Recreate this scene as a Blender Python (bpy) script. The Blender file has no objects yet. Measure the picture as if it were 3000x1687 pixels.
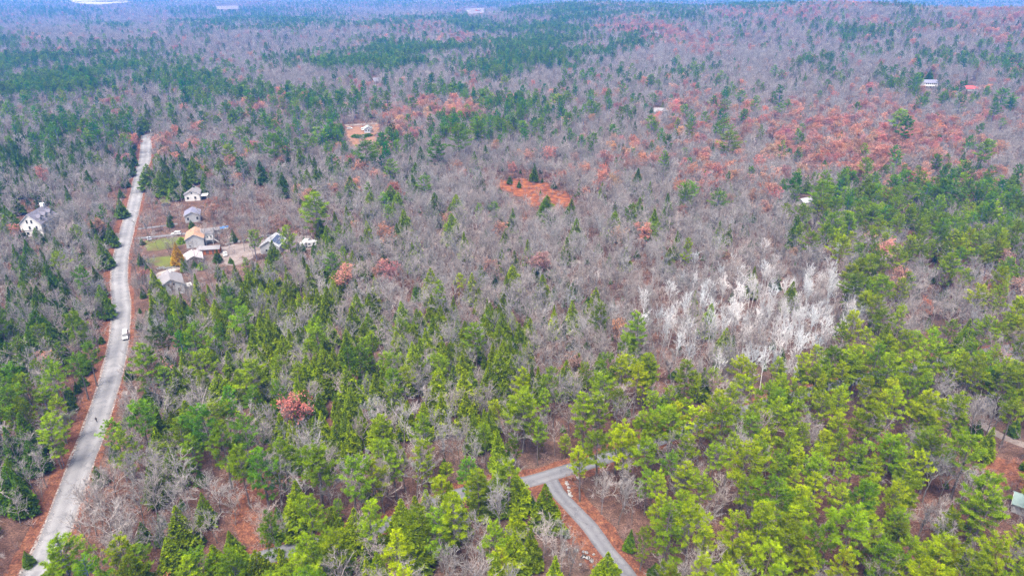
import bpy, math, random
import numpy as np
from mathutils import Vector, Matrix

random.seed(7)
rng = np.random.default_rng(7)
R = math.radians
scene = bpy.context.scene
COL = scene.collection

# ------------------------------------------------------------------ camera
CAMZ, PITCH, FPX, CU, CV = 120.0, R(24.55), 2000.0, 1500.0, 843.5
cam_data = bpy.data.cameras.new('camera')
cam = bpy.data.objects.new('camera', cam_data)
COL.objects.link(cam)
cam.location = (0, 0, CAMZ)
cam.rotation_euler = (math.pi / 2 - PITCH, 0, 0)
cam_data.sensor_width = 36.0
cam_data.lens = 24.0
cam_data.clip_start = 0.5
cam_data.clip_end = 40000
scene.camera = cam

# ------------------------------------------------------------------ sky and sun
SUN_EL, SUN_AZ = R(68), R(205)
world = bpy.data.worlds.new('World')
scene.world = world
world.use_nodes = True
wn = world.node_tree
wn.nodes.clear()
w_out = wn.nodes.new('ShaderNodeOutputWorld')
w_bg = wn.nodes.new('ShaderNodeBackground')
w_sky = wn.nodes.new('ShaderNodeTexSky')
w_sky.sky_type = 'NISHITA'
w_sky.sun_disc = False
w_sky.sun_elevation = SUN_EL
w_sky.sun_rotation = SUN_AZ
w_sky.air_density = 1.0
w_sky.dust_density = 6.0
w_sky.ozone_density = 0.6
w_bg.inputs['Strength'].default_value = 0.068
wn.links.new(w_sky.outputs['Color'], w_bg.inputs['Color'])
wn.links.new(w_bg.outputs[0], w_out.inputs[0])
sun_data = bpy.data.lights.new('sun', 'SUN')
sun_data.energy = 1.5
sun_data.angle = R(36)
sun_data.color = (1.0, 0.94, 0.84)
sun = bpy.data.objects.new('sun', sun_data)
COL.objects.link(sun)
_sd = Vector((math.sin(SUN_AZ) * math.cos(SUN_EL), math.cos(SUN_AZ) * math.cos(SUN_EL), math.sin(SUN_EL)))
sun.rotation_euler = _sd.to_track_quat('Z', 'Y').to_euler()
sun.location = (0, -60, 300)
vs = scene.view_settings
vs.view_transform = 'Standard'
vs.look = 'None'
vs.gamma = 1.0
vs.exposure = 2.46
vs.use_curve_mapping = False
cy = scene.cycles
cy.max_bounces = 3
cy.diffuse_bounces = 1
cy.glossy_bounces = 1
cy.transmission_bounces = 2
cy.transparent_max_bounces = 4
cy.volume_bounces = 0
cy.use_denoising = True
cy.denoising_prefilter = 'NONE'
cy.use_adaptive_sampling = True
cy.adaptive_threshold = 0.02
cy.caustics_reflective = False
cy.caustics_refractive = False
scene.render.film_transparent = False

# ------------------------------------------------------------------ terrain and photograph geometry
def sstep(t):
    t = np.clip(t, 0, 1)
    return t * t * (3 - 2 * t)

def terrain(x, y):
    x = np.asarray(x, float); y = np.asarray(y, float)
    r = np.hypot(x, y) + 1e-6
    az = np.degrees(np.arctan2(x, np.maximum(y, 1e-3)))
    amp = 60 * sstep((az + 17) / 60.0) + 8 * np.sin(az * 0.33) * sstep((az + 10) / 12.0)
    rc = 2500 - 800 * sstep((az - 2) / 30.0)
    up = sstep((r - 640) / (rc - 640))
    down = sstep((r - rc) / 900.0)
    h = amp * up * (1 - down) - 28 * sstep((r - 1500) / 1500.0) * (1 - up * (1 - down) * sstep((az + 17) / 30))
    und = 3.0 * np.sin(x * 0.008 + 1.3) * np.sin(y * 0.0065) + 1.6 * np.sin(x * 0.021 + y * 0.013)
    h = h + und * sstep((r - 700) / 400.0)
    far = 70 * np.sin(x * 0.0006 + 2.0) * np.sin(y * 0.0005 + 1.0) + 25 * np.sin(x * 0.0021)
    return h + far * sstep((r - 5200) / 3500.0)

def ss1(t):
    t = 0.0 if t < 0 else 1.0 if t > 1 else t
    return t * t * (3 - 2 * t)

def terr1(x, y):
    r = math.hypot(x, y) + 1e-6
    if r < 640: return 0.0
    az = math.degrees(math.atan2(x, max(y, 1e-3)))
    amp = 60 * ss1((az + 17) / 60.0) + 8 * math.sin(az * 0.33) * ss1((az + 10) / 12.0)
    rc = 2500 - 800 * ss1((az - 2) / 30.0)
    up = ss1((r - 640) / (rc - 640)); down = ss1((r - rc) / 900.0)
    h = amp * up * (1 - down) - 28 * ss1((r - 1500) / 1500.0) * (1 - up * (1 - down) * ss1((az + 17) / 30))
    und = 3.0 * math.sin(x * 0.008 + 1.3) * math.sin(y * 0.0065) + 1.6 * math.sin(x * 0.021 + y * 0.013)
    h += und * ss1((r - 700) / 400.0)
    far = 70 * math.sin(x * 0.0006 + 2.0) * math.sin(y * 0.0005 + 1.0) + 25 * math.sin(x * 0.0021)
    return h + far * ss1((r - 5200) / 3500.0)

CP, SP = math.cos(PITCH), math.sin(PITCH)

def project(x, y, z):
    x = np.asarray(x, float); y = np.asarray(y, float); z = np.asarray(z, float) - CAMZ
    d = np.maximum(y * CP - z * SP, 1.0)
    return CU + FPX * x / d, CV - FPX * (y * SP + z * CP) / d

def ray(u, v):
    a = (u - CU) / FPX; b = -(v - CV) / FPX
    return Vector((a, CP + b * SP, -SP + b * CP))

def at(u, v, h=0.0):
    """the point h metres above the ground that is seen at photograph pixel (u, v)"""
    d = ray(u, v)
    t = 30.0
    while t < 12000:
        p = d * t
        if CAMZ + p.z <= terr1(p.x, p.y) + h:
            break
        t *= 1.01
    lo, hi = t / 1.01, t
    for _ in range(22):
        m = (lo + hi) / 2
        p = d * m
        if CAMZ + p.z <= terr1(p.x, p.y) + h: hi = m
        else: lo = m
    p = d * hi
    return Vector((p.x, p.y, terr1(p.x, p.y)))

# ------------------------------------------------------------------ helpers
def tag(o, label=None, cat=None, group=None, kind=None):
    if label: o['label'] = label
    if cat: o['category'] = cat
    if group: o['group'] = group
    if kind: o['kind'] = kind
    return o

def link(o, parent=None):
    COL.objects.link(o)
    if parent is not None: o.parent = parent
    return o

def empty(name, loc=(0, 0, 0), rz=0.0):
    o = bpy.data.objects.new(name, None)
    o.empty_display_size = 0.5
    o.location = loc; o.rotation_euler = (0, 0, rz)
    return link(o)

def tri_mesh(name, V, T, mats, midx=None, rnd=None):
    me = bpy.data.meshes.new(name)
    V = np.ascontiguousarray(V, np.float32); T = np.ascontiguousarray(T, np.int32)
    me.vertices.add(len(V)); me.vertices.foreach_set('co', V.ravel())
    me.loops.add(T.size); me.loops.foreach_set('vertex_index', T.ravel())
    me.polygons.add(len(T))
    me.polygons.foreach_set('loop_start', np.arange(0, T.size, 3, dtype=np.int32))
    for m in mats: me.materials.append(m)
    if midx is not None: me.polygons.foreach_set('material_index', np.ascontiguousarray(midx, np.int32))
    me.update(calc_edges=True)
    if rnd is not None:
        a = me.attributes.new('shade', 'FLOAT', 'POINT')
        a.data.foreach_set('value', np.ascontiguousarray(rnd, np.float32))
    return me

class MB:
    def __init__(s): s.v = []; s.f = []
    def add(s, v, f):
        n = len(s.v); s.v += [tuple(p) for p in v]; s.f += [tuple(i + n for i in q) for q in f]; return s
    def box(s, x0, x1, y0, y1, z0, z1):
        return s.add([(x0, y0, z0), (x1, y0, z0), (x1, y1, z0), (x0, y1, z0), (x0, y0, z1), (x1, y0, z1), (x1, y1, z1), (x0, y1, z1)],
                     [(0, 3, 2, 1), (4, 5, 6, 7), (0, 1, 5, 4), (1, 2, 6, 5), (2, 3, 7, 6), (3, 0, 4, 7)])
    def prism(s, poly, axis, a, b):
        """polygon extruded along an axis from a to b (poly in the other two axes, in order)"""
        n = len(poly)
        def p3(q, t):
            return (t, q[0], q[1]) if axis == 'x' else (q[0], t, q[1]) if axis == 'y' else (q[0], q[1], t)
        v = [p3(q, a) for q in poly] + [p3(q, b) for q in poly]
        f = [tuple(range(n)), tuple(range(2 * n - 1, n - 1, -1))]
        f += [(i, i + n, (i + 1) % n + n, (i + 1) % n) for i in range(n)]
        return s.add(v, f)
    def cyl(s, p, q, r0, r1, n=8):
        p = Vector(p); q = Vector(q); d = (q - p).normalized()
        a = d.orthogonal().normalized(); b = d.cross(a)
        v = [p + (a * math.cos(t) + b * math.sin(t)) * r0 for t in [2 * math.pi * i / n for i in range(n)]]
        v += [q + (a * math.cos(t) + b * math.sin(t)) * r1 for t in [2 * math.pi * i / n for i in range(n)]]
        f = [(i, (i + 1) % n, (i + 1) % n + n, i + n) for i in range(n)] + [tuple(range(n - 1, -1, -1)), tuple(range(n, 2 * n))]
        return s.add(v, f)
    def build(s, name, mat, parent=None, bevel=0.0, smooth=False):
        me = bpy.data.meshes.new(name)
        me.from_pydata(s.v, [], s.f)
        me.materials.append(mat)
        me.update()
        import bmesh
        bm = bmesh.new(); bm.from_mesh(me)
        bmesh.ops.recalc_face_normals(bm, faces=bm.faces)
        if bevel > 0:
            bmesh.ops.bevel(bm, geom=list(bm.edges), offset=bevel, segments=2, affect='EDGES', profile=0.6)
        bm.to_mesh(me); bm.free()
        if smooth:
            for p in me.polygons: p.use_smooth = True
        return link(bpy.data.objects.new(name, me), parent)

# ------------------------------------------------------------------ materials
MATS = {}
def nmat(name, rough=0.85, spec=0.2):
    m = bpy.data.materials.new(name); m.use_nodes = True
    nt = m.node_tree
    b = nt.nodes['Principled BSDF']
    b.inputs['Roughness'].default_value = rough
    b.inputs['Specular IOR Level'].default_value = spec
    MATS[name] = m
    return m, nt, b

def N(nt, t, **kw):
    n = nt.nodes.new(t)
    for k, v in kw.items(): setattr(n, k, v)
    return n

def noise(nt, scale, detail=4.0, rough=0.6, coord='Position'):
    if coord == 'Position': src = N(nt, 'ShaderNodeNewGeometry').outputs['Position']
    else: src = N(nt, 'ShaderNodeTexCoord').outputs['Object']
    n = N(nt, 'ShaderNodeTexNoise')
    n.inputs['Scale'].default_value = scale; n.inputs['Detail'].default_value = detail; n.inputs['Roughness'].default_value = rough
    nt.links.new(src, n.inputs['Vector'])
    return n.outputs['Fac']

def ramp(nt, fac, stops):
    r = N(nt, 'ShaderNodeValToRGB')
    e = r.color_ramp.elements
    while len(e) < len(stops): e.new(0.5)
    for i, (p, c) in enumerate(stops):
        e[i].position = p; e[i].color = (c[0], c[1], c[2], 1)
    nt.links.new(fac, r.inputs['Fac'])
    return r.outputs['Color']

def mix(nt, fac, a, b, mode='MIX'):
    m = N(nt, 'ShaderNodeMix', data_type='RGBA', blend_type=mode)
    for s, val in ((m.inputs['Factor'], fac), (m.inputs['A'], a), (m.inputs['B'], b)):
        if isinstance(val, (int, float)): s.default_value = val
        elif isinstance(val, tuple): s.default_value = (val[0], val[1], val[2], 1)
        else: nt.links.new(val, s)
    return m.outputs['Result']

def mathn(nt, op, a, b=0.0, clamp=False):
    m = N(nt, 'ShaderNodeMath', operation=op, use_clamp=clamp)
    for s, val in ((m.inputs[0], a), (m.inputs[1], b)):
        if isinstance(val, (int, float)): s.default_value = val
        else: nt.links.new(val, s)
    return m.outputs[0]

def bump(nt, b, height, strength=0.4, dist=0.1):
    n = N(nt, 'ShaderNodeBump')
    n.inputs['Strength'].default_value = strength; n.inputs['Distance'].default_value = dist
    nt.links.new(height, n.inputs['Height']); nt.links.new(n.outputs['Normal'], b.inputs['Normal'])

def plain(name, col, rough=0.7, spec=0.3, var=0.15, scale=1.2, metal=0.0):
    """a paint or cladding with some patchy wear"""
    m, nt, b = nmat(name, rough, spec)
    f = noise(nt, scale, 6, 0.65, 'Object')
    c = ramp(nt, f, [(0.25, tuple(x * (1 - var) for x in col)), (0.75, tuple(min(1, x * (1 + var)) for x in col))])
    nt.links.new(c, b.inputs['Base Color'])
    b.inputs['Metallic'].default_value = metal
    return m

def foliage(name, dark, light, transl=0.25):
    """leaf or needle colour: per-cluster 'shade' mixes dark and light, per-tree 'tint' multiplies"""
    m, nt, b = nmat(name, 0.85, 0.0)
    sh = N(nt, 'ShaderNodeAttribute', attribute_name='shade').outputs['Fac']
    c = mix(nt, sh, dark, light)
    t = N(nt, 'ShaderNodeAttribute', attribute_name='tint', attribute_type='INSTANCER').outputs['Color']
    c = mix(nt, 1.0, c, t, 'MULTIPLY')
    nt.links.new(c, b.inputs['Base Color'])
    tr = N(nt, 'ShaderNodeBsdfTranslucent'); nt.links.new(c, tr.inputs['Color'])
    ms = N(nt, 'ShaderNodeMixShader'); ms.inputs[0].default_value = transl
    nt.links.new(b.outputs[0], ms.inputs[1]); nt.links.new(tr.outputs[0], ms.inputs[2])
    nt.links.new(ms.outputs[0], nt.nodes['Material Output'].inputs['Surface'])
    return m

def bark(name, a, c):
    m, nt, b = nmat(name, 0.9, 0.0)
    f = noise(nt, 1.7, 3, 0.6, 'Object')
    col = ramp(nt, f, [(0.3, a), (0.7, c)])
    t = N(nt, 'ShaderNodeAttribute', attribute_name='tint', attribute_type='INSTANCER').outputs['Color']
    nt.links.new(mix(nt, 1.0, col, t, 'MULTIPLY'), b.inputs['Base Color'])
    return m

pine_needle = foliage('pine_needles', (0.054, 0.098, 0.003), (0.215, 0.312, 0.004))
hem_needle = foliage('hemlock_needles', (0.042, 0.072, 0.003), (0.225, 0.270, 0.004), 0.3)
rust_leaf = foliage('rust_oak_leaves', (0.31, 0.140, 0.100), (0.47, 0.245, 0.18), 0.3)
gold_leaf = foliage('golden_larch_needles', (0.30, 0.14, 0.005), (0.48, 0.30, 0.010), 0.3)
bare_bark = bark('grey_bark', (0.152, 0.137, 0.132), (0.325, 0.298, 0.289))
trunk_bark = bark('dark_grey_trunk_bark', (0.085, 0.076, 0.074), (0.20, 0.183, 0.18))
white_bark = bark('white_birch_bark', (0.41, 0.408, 0.415), (0.60, 0.598, 0.605))
pine_bark = bark('brown_grey_pine_bark', (0.085, 0.07, 0.066), (0.17, 0.148, 0.145))
twig_red = bark('reddish_twigs', (0.16, 0.105, 0.095), (0.25, 0.18, 0.165))

# ground: fallen leaves under the trees, mossy and greyer patches
m, nt, b = nmat('leaf_litter_ground', 0.95, 0.05)
big = noise(nt, 0.012, 3, 0.55); mid = noise(nt, 0.16, 4, 0.6); fin = noise(nt, 2.6, 5, 0.7)
c1 = ramp(nt, mid, [(0.30, (0.048, 0.030, 0.024)), (0.50, (0.095, 0.053, 0.041)), (0.72, (0.155, 0.092, 0.073))])
c2 = ramp(nt, mid, [(0.30, (0.055, 0.040, 0.033)), (0.70, (0.14, 0.10, 0.086))])
c = mix(nt, ramp(nt, big, [(0.40, (0, 0, 0)), (0.62, (1, 1, 1))]), c1, c2)
c = mix(nt, 0.75, c, ramp(nt, fin, [(0.36, (0.22, 0.20, 0.20)), (0.5, (0.8, 0.75, 0.72)), (0.64, (1.7, 1.5, 1.35))]), 'MULTIPLY')
c = mix(nt, 0.5, c, ramp(nt, noise(nt, 0.55, 5, 0.75), [(0.36, (0.35, 0.33, 0.33)), (0.62, (1.35, 1.3, 1.25))]), 'MULTIPLY')
nt.links.new(c, b.inputs['Base Color']); bump(nt, b, fin, 0.5, 0.15)
litter = m
# roadside leaves: brighter red-brown
m, nt, b = nmat('roadside_leaves', 0.95, 0.05)
mid = noise(nt, 0.5, 4, 0.65); fin = noise(nt, 4.5, 5, 0.75)
c = ramp(nt, mid, [(0.28, (0.062, 0.028, 0.020)), (0.5, (0.122, 0.054, 0.036)), (0.75, (0.190, 0.094, 0.058))])
c = mix(nt, 0.8, c, ramp(nt, noise(nt, 1.9, 5, 0.8), [(0.36, (0.25, 0.22, 0.22)), (0.5, (0.85, 0.8, 0.75)), (0.64, (1.8, 1.55, 1.2))]), 'MULTIPLY')
nt.links.new(c, b.inputs['Base Color']); bump(nt, b, fin, 0.5, 0.1)
verge_mat = m
m, nt, b = nmat('orange_clearing', 0.95, 0.05)
mid = noise(nt, 0.22, 5, 0.7); fin = noise(nt, 1.6, 5, 0.75)
c = ramp(nt, mid, [(0.30, (0.045, 0.022, 0.017)), (0.48, (0.150, 0.050, 0.025)), (0.7, (0.28, 0.115, 0.045))])
c = mix(nt, 0.5, c, ramp(nt, fin, [(0.3, (0.4, 0.4, 0.4)), (0.7, (1.3, 1.25, 1.2))]), 'MULTIPLY')
nt.links.new(c, b.inputs['Base Color'])
clearing_mat = m
def asphalt(name, lo, hi, pale):
    m, nt, b = nmat(name, 0.9, 0.15)
    lng = noise(nt, 0.10, 4, 0.6); fin = noise(nt, 3.0, 5, 0.7)
    c = ramp(nt, lng, [(0.3, lo), (0.7, hi)])
    vo = N(nt, 'ShaderNodeTexVoronoi', feature='DISTANCE_TO_EDGE'); vo.inputs['Scale'].default_value = 0.11
    geo = N(nt, 'ShaderNodeNewGeometry').outputs['Position']
    wv = N(nt, 'ShaderNodeTexNoise'); wv.inputs['Scale'].default_value = 0.5; wv.inputs['Detail'].default_value = 3
    nt.links.new(geo, wv.inputs['Vector'])
    nt.links.new(mix(nt, 1.6, geo, wv.outputs['Color'], 'LINEAR_LIGHT'), vo.inputs['Vector'])
    crack = ramp(nt, vo.outputs['Distance'], [(0.004, (0.72, 0.72, 0.73)), (0.012, (1, 1, 1))])
    c = mix(nt, 0.75, c, crack, 'MULTIPLY')
    c = mix(nt, 0.6, c, ramp(nt, noise(nt, 0.33, 5, 0.7), [(0.38, (.62, .62, .64)), (0.47, (1, 1, 1))]), 'MULTIPLY')
    side = N(nt, 'ShaderNodeAttribute', attribute_name='shade').outputs['Fac']
    wob_ = mathn(nt, 'ADD', side, mathn(nt, 'MULTIPLY', mathn(nt, 'SUBTRACT', noise(nt, 0.06, 3, 0.6), 0.5), 0.16))
    c = mix(nt, 0.8, c, ramp(nt, wob_, [(0.05, (.72, .70, .70)), (0.22, (1.14, 1.14, 1.14)), (0.38, (.95, .95, .96)), (0.5, (.80, .80, .82)), (0.62, (.95, .95, .96)), (0.78, (1.14, 1.14, 1.14)), (0.95, (.72, .70, .70))]), 'MULTIPLY')
    c = mix(nt, mathn(nt, 'MULTIPLY', ramp(nt, fin, [(0.5, (0, 0, 0)), (0.8, (1, 1, 1))]), 0.45), c, pale)
    nt.links.new(c, b.inputs['Base Color']); bump(nt, b, fin, 0.25, 0.03)
    return m
asphalt_main = asphalt('worn_pale_asphalt', (0.140, 0.139, 0.146), (0.200, 0.198, 0.206), (0.25, 0.246, 0.25))
asphalt_side = asphalt('grey_side_road_asphalt', (0.088, 0.090, 0.102), (0.142, 0.142, 0.154), (0.19, 0.187, 0.19))
m, nt, b = nmat('sanded_road_edge', 0.95, 0.05)
f1 = noise(nt, 1.3, 4, 0.75)
c = ramp(nt, f1, [(0.42, (0.10, 0.050, 0.038)), (0.54, (0.20, 0.178, 0.170)), (0.7, (0.34, 0.325, 0.318))])
nt.links.new(c, b.inputs['Base Color'])
edge_mat = m
m, nt, b = nmat('lawn_grass', 0.9, 0.1)
f1 = noise(nt, 0.16, 4, 0.65); f2 = noise(nt, 3.5, 4, 0.7)
c = ramp(nt, f1, [(0.30, (0.11, 0.070, 0.040)), (0.46, (0.080, 0.092, 0.022)), (0.7, (0.105, 0.135, 0.018))])
c = mix(nt, ramp(nt, noise(nt, 0.9, 5, 0.75), [(0.52, (0, 0, 0)), (0.64, (.7, .7, .7))]), c, (0.12, 0.07, 0.045))
c = mix(nt, 0.6, c, ramp(nt, f2, [(0.35, (0.45, 0.45, 0.45)), (0.65, (1.35, 1.35, 1.3))]), 'MULTIPLY')
nt.links.new(c, b.inputs['Base Color']); bump(nt, b, f2, 0.4, 0.08)
lawn_mat = m
m, nt, b = nmat('gravel_lot', 0.95, 0.05)
f1 = noise(nt, 0.25, 5, 0.7); f2 = noise(nt, 3.0, 4, 0.75)
c = ramp(nt, f1, [(0.30, (0.11, 0.080, 0.068)), (0.55, (0.19, 0.160, 0.152)), (0.75, (0.26, 0.23, 0.225))])
c = mix(nt, 0.5, c, ramp(nt, f2, [(0.3, (0.6, 0.6, 0.6)), (0.7, (1.2, 1.2, 1.2))]), 'MULTIPLY')
nt.links.new(c, b.inputs['Base Color']); bump(nt, b, f2, 0.4, 0.08)
gravel_mat = m
m, nt, b = nmat('sandy_dirt', 0.95, 0.05)
f1 = noise(nt, 0.3, 5, 0.7)
c = ramp(nt, f1, [(0.3, (0.13, 0.062, 0.040)), (0.55, (0.19, 0.105, 0.068)), (0.75, (0.24, 0.16, 0.11))])
nt.links.new(c, b.inputs['Base Color'])
dirt_mat = m
m, nt, b = nmat('pale_open_field', 0.95, 0.05)
f1 = noise(nt, 0.004, 4, 0.7)
c = ramp(nt, f1, [(0.35, (0.24, 0.18, 0.145)), (0.6, (0.34, 0.315, 0.29))])
nt.links.new(c, b.inputs['Base Color'])
field_mat = m

white_siding = plain('white_siding', (0.60, 0.59, 0.58))
grey_siding = plain('pale_grey_siding', (0.36, 0.365, 0.38))
bluegrey_siding = plain('pale_blue_siding', (0.36, 0.40, 0.45))
brown_board = plain('red_brown_boards', (0.34, 0.10, 0.035), 0.85, 0.1, 0.3, 2.0)
dark_wood = plain('dark_wood', (0.13, 0.09, 0.075), 0.85, 0.1, 0.3)
deck_wood = plain('weathered_white_deck', (0.46, 0.455, 0.45), 0.85, 0.1, 0.2)
slate_roof = plain('slate_shingles', (0.125, 0.12, 0.15), 0.9, 0.1, 0.25)
blue_roof = plain('blue_grey_shingles', (0.15, 0.15, 0.205), 0.9, 0.1, 0.25)
grey_roof = plain('grey_shingles', (0.18, 0.172, 0.185), 0.9, 0.1, 0.22)
tan_roof = plain('tan_shingles', (0.28, 0.175, 0.12), 0.9, 0.1, 0.2)
pink_roof = plain('pale_pink_metal_roof', (0.38, 0.33, 0.345), 0.5, 0.4, 0.08)
ice_roof = plain('pale_green_metal_roof', (0.26, 0.31, 0.315), 0.5, 0.4, 0.1)
teal_roof = plain('pale_teal_metal_roof', (0.17, 0.25, 0.235), 0.5, 0.4, 0.15)
red_roof = plain('red_metal_roof', (0.45, 0.055, 0.055), 0.5, 0.4, 0.12)
white_roof = plain('white_sheet_roof', (0.26, 0.265, 0.28), 0.5, 0.4, 0.08)
glass_dark = plain('dark_window_glass', (0.035, 0.04, 0.05), 0.12, 0.6, 0.2)
trim_white = plain('white_trim', (0.52, 0.52, 0.515), 0.6, 0.3, 0.05)
stone_grey = plain('grey_fieldstone', (0.30, 0.295, 0.295), 0.95, 0.1, 0.4, 1.5)
pole_wood = plain('grey_pole_wood', (0.42, 0.38, 0.35), 0.9, 0.1, 0.2)
wire_mat = plain('black_cable', (0.10, 0.10, 0.11), 0.6, 0.2, 0.1)
metal_grey = plain('galvanised_metal', (0.45, 0.46, 0.48), 0.5, 0.5, 0.1, metal=0.5)
car_white = plain('white_car_paint', (0.55, 0.55, 0.56), 0.25, 0.5, 0.03)
car_silver = plain('silver_car_paint', (0.42, 0.435, 0.465), 0.25, 0.5, 0.03)
car_dark = plain('dark_car_paint', (0.05, 0.052, 0.06), 0.25, 0.5, 0.1)
car_blue = plain('blue_grey_car_paint', (0.16, 0.20, 0.32), 0.25, 0.5, 0.05)
tyre_mat = plain('black_tyre', (0.025, 0.025, 0.027), 0.9, 0.1, 0.1)
lamp_mat = plain('clear_lamp', (0.75, 0.75, 0.72), 0.2, 0.5, 0.05)
tail_mat = plain('red_tail_lamp', (0.45, 0.02, 0.02), 0.3, 0.5, 0.05)
tarp_blue = plain('blue_tarp', (0.05, 0.24, 0.62), 0.45, 0.3, 0.3, 1.5)
solar_mat = plain('dark_blue_solar_glass', (0.05, 0.06, 0.10), 0.15, 0.6, 0.1)
cloth_black = plain('black_clothes', (0.02, 0.02, 0.022), 0.9, 0.1, 0.2)
skin_mat = plain('skin', (0.48, 0.28, 0.20), 0.6, 0.3, 0.05)
hair_mat = plain('dark_hair', (0.03, 0.02, 0.015), 0.7, 0.2, 0.1)
debris_white = plain('white_roadside_strip', (0.42, 0.415, 0.41), 0.9, 0.1, 0.2)

# ------------------------------------------------------------------ ground sheet
def ground_sheet():
    rs = np.concatenate([np.linspace(20, 700, 35), np.geomspace(720, 9400, 120)])
    az = np.radians(np.linspace(-180, 180, 361))[:-1]
    X = np.outer(rs, np.sin(az)); Y = np.outer(rs, np.cos(az))
    n = len(az)
    V = np.stack([X.ravel(), Y.ravel(), terrain(X, Y).ravel()], 1)
    # behind the camera the land stays level
    V[Y.ravel() < 0, 2] *= 0.0
    i = np.arange(len(rs) - 1)[:, None] * n; j = np.arange(n)[None]; k = (j + 1) % n
    a = (i + j).ravel(); b_ = (i + k).ravel(); c_ = (i + n + j).ravel(); d = (i + n + k).ravel()
    T = np.concatenate([np.stack([a, c_, b_], 1), np.stack([b_, c_, d], 1)])
    V = np.concatenate([V, [[0, 0, 0]]]); o = len(V) - 1
    T = np.concatenate([T, np.stack([np.arange(n), (np.arange(n) + 1) % n, np.full(n, o)], 1)])
    me = tri_mesh('ground', V, T, [litter])
    for p in me.polygons: p.use_smooth = True
    return tag(link(bpy.data.objects.new('ground', me)), 'forest floor of reddish brown fallen leaves', kind='structure')
ground_sheet()

def smooth_line(pts, step=2.0):
    P = [Vector((p[0], p[1])) for p in pts]
    out = []
    for i in range(len(P) - 1):
        p0 = P[max(i - 1, 0)]; p1 = P[i]; p2 = P[i + 1]; p3 = P[min(i + 2, len(P) - 1)]
        n = max(2, int((p2 - p1).length / step))
        for k in range(n):
            t = k / n
            out.append(0.5 * ((2 * p1) + (p2 - p0) * t + (2 * p0 - 5 * p1 + 4 * p2 - p3) * t * t + (3 * p1 - p0 - 3 * p2 + p3) * t ** 3))
    out.append(P[-1])
    return out

def strip(name, line, off0, off1, z, mat, wob=0.0, seed=1, kind='structure', label=None):
    """a sheet following a centre line between two side offsets (left is negative)"""
    rr = random.Random(seed)
    V = []; n = len(line)
    ph = [rr.uniform(0, 6) for _ in range(4)]
    for i, p in enumerate(line):
        t = (line[min(i + 1, n - 1)] - line[max(i - 1, 0)]).normalized()
        s = Vector((t.y, -t.x))
        w = lambda k: wob * (math.sin(i * 0.31 + ph[k]) + 0.7 * math.sin(i * 0.83 + ph[k + 1]) + rr.uniform(-.6, .6))
        a = (off0(i / n) if callable(off0) else off0) + w(0)
        c = (off1(i / n) if callable(off1) else off1) + w(2)
        for k in range(4):
            q = p + s * (a + (c - a) * k / 3)
            V.append((q.x, q.y, terr1(q.x, q.y) + z))
    T = []
    for i in range(n - 1):
        for k in range(3):
            a = i * 4 + k
            T += [(a, a + 1, a + 5), (a, a + 5, a + 4)]
    me = tri_mesh(name, V, T, [mat], rnd=np.tile([0, 1 / 3, 2 / 3, 1.0], n))
    return tag(link(bpy.data.objects.new(name, me)), label, kind=kind)

def patch(name, px, z, mat, label=None, kind='structure', rag=0.8, seed=3):
    """a ground sheet whose outline is given as photograph pixels on the ground; its edge made ragged"""
    rr = random.Random(seed)
    P = [at(u, v) for u, v in px]
    out = []
    for i in range(len(P)):
        a, c = P[i], P[(i + 1) % len(P)]
        n = max(1, int((c - a).length / max(2.5, 2.2 * rag)))
        for k in range(n):
            q = a.lerp(c, k / n)
            out.append(Vector((q.x + rr.uniform(-rag, rag), q.y + rr.uniform(-rag, rag), 0)))
    me = bpy.data.meshes.new(name)
    me.from_pydata([(q.x, q.y, terr1(q.x, q.y) + z) for q in out], [], [tuple(range(len(out)))])
    me.materials.append(mat); me.update()
    if me.polygons[0].normal.z < 0: me.flip_normals()
    return tag(link(bpy.data.objects.new(name, me)), label, kind=kind)

def T_(px, ox, oy, s):  # tile coordinates of my measuring crops to photograph pixels
    return [(ox + x / s, oy + y / s) for x, y in px]

MAIN_PX = [(431, 394), (429, 412), (428, 430), (425, 466), (414, 500), (405, 545), (393, 600), (378, 655), (364, 710), (352, 770), (350, 824), (354, 870),
           (356, 909), (352, 968), (343, 1026), (333, 1075), (319, 1130), (300, 1185), (268, 1280), (240, 1355), (212, 1430), (186, 1500), (158, 1570), (130, 1630), (100, 1687), (60, 1760), (10, 1840)]
SIDE_PX = [(3090, 1000), (2960, 1020), (2790, 1052), (2570, 1098), (2330, 1160), (2085, 1232), (1900, 1300), (1740, 1352), (1630, 1386), (1545, 1410), (1345, 1448), (1115, 1543), (900, 1600), (740, 1642), (560, 1720), (400, 1790)]
FORK_PX = [(1612, 1402), (1632, 1440), (1683, 1496), (1730, 1546), (1772, 1604), (1823, 1663), (1850, 1700), (1900, 1770)]
TRAIL_PX = [(3080, 860), (2950, 818), (2850, 788), (2745, 755), (2620, 722)]
DRIVE_R_PX = [(2862, 1235), (2940, 1280), (3010, 1306), (3090, 1335)]
def gl(px): return smooth_line([at(u, v).xy for u, v in px])
main_l, side_l, fork_l, trail_l, drive_l = map(gl, (MAIN_PX, SIDE_PX, FORK_PX, TRAIL_PX, DRIVE_R_PX))
hw = lambda t: 3.9 - 0.8 * min(1, t * 2.2)
nh = lambda t: -hw(t)
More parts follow.
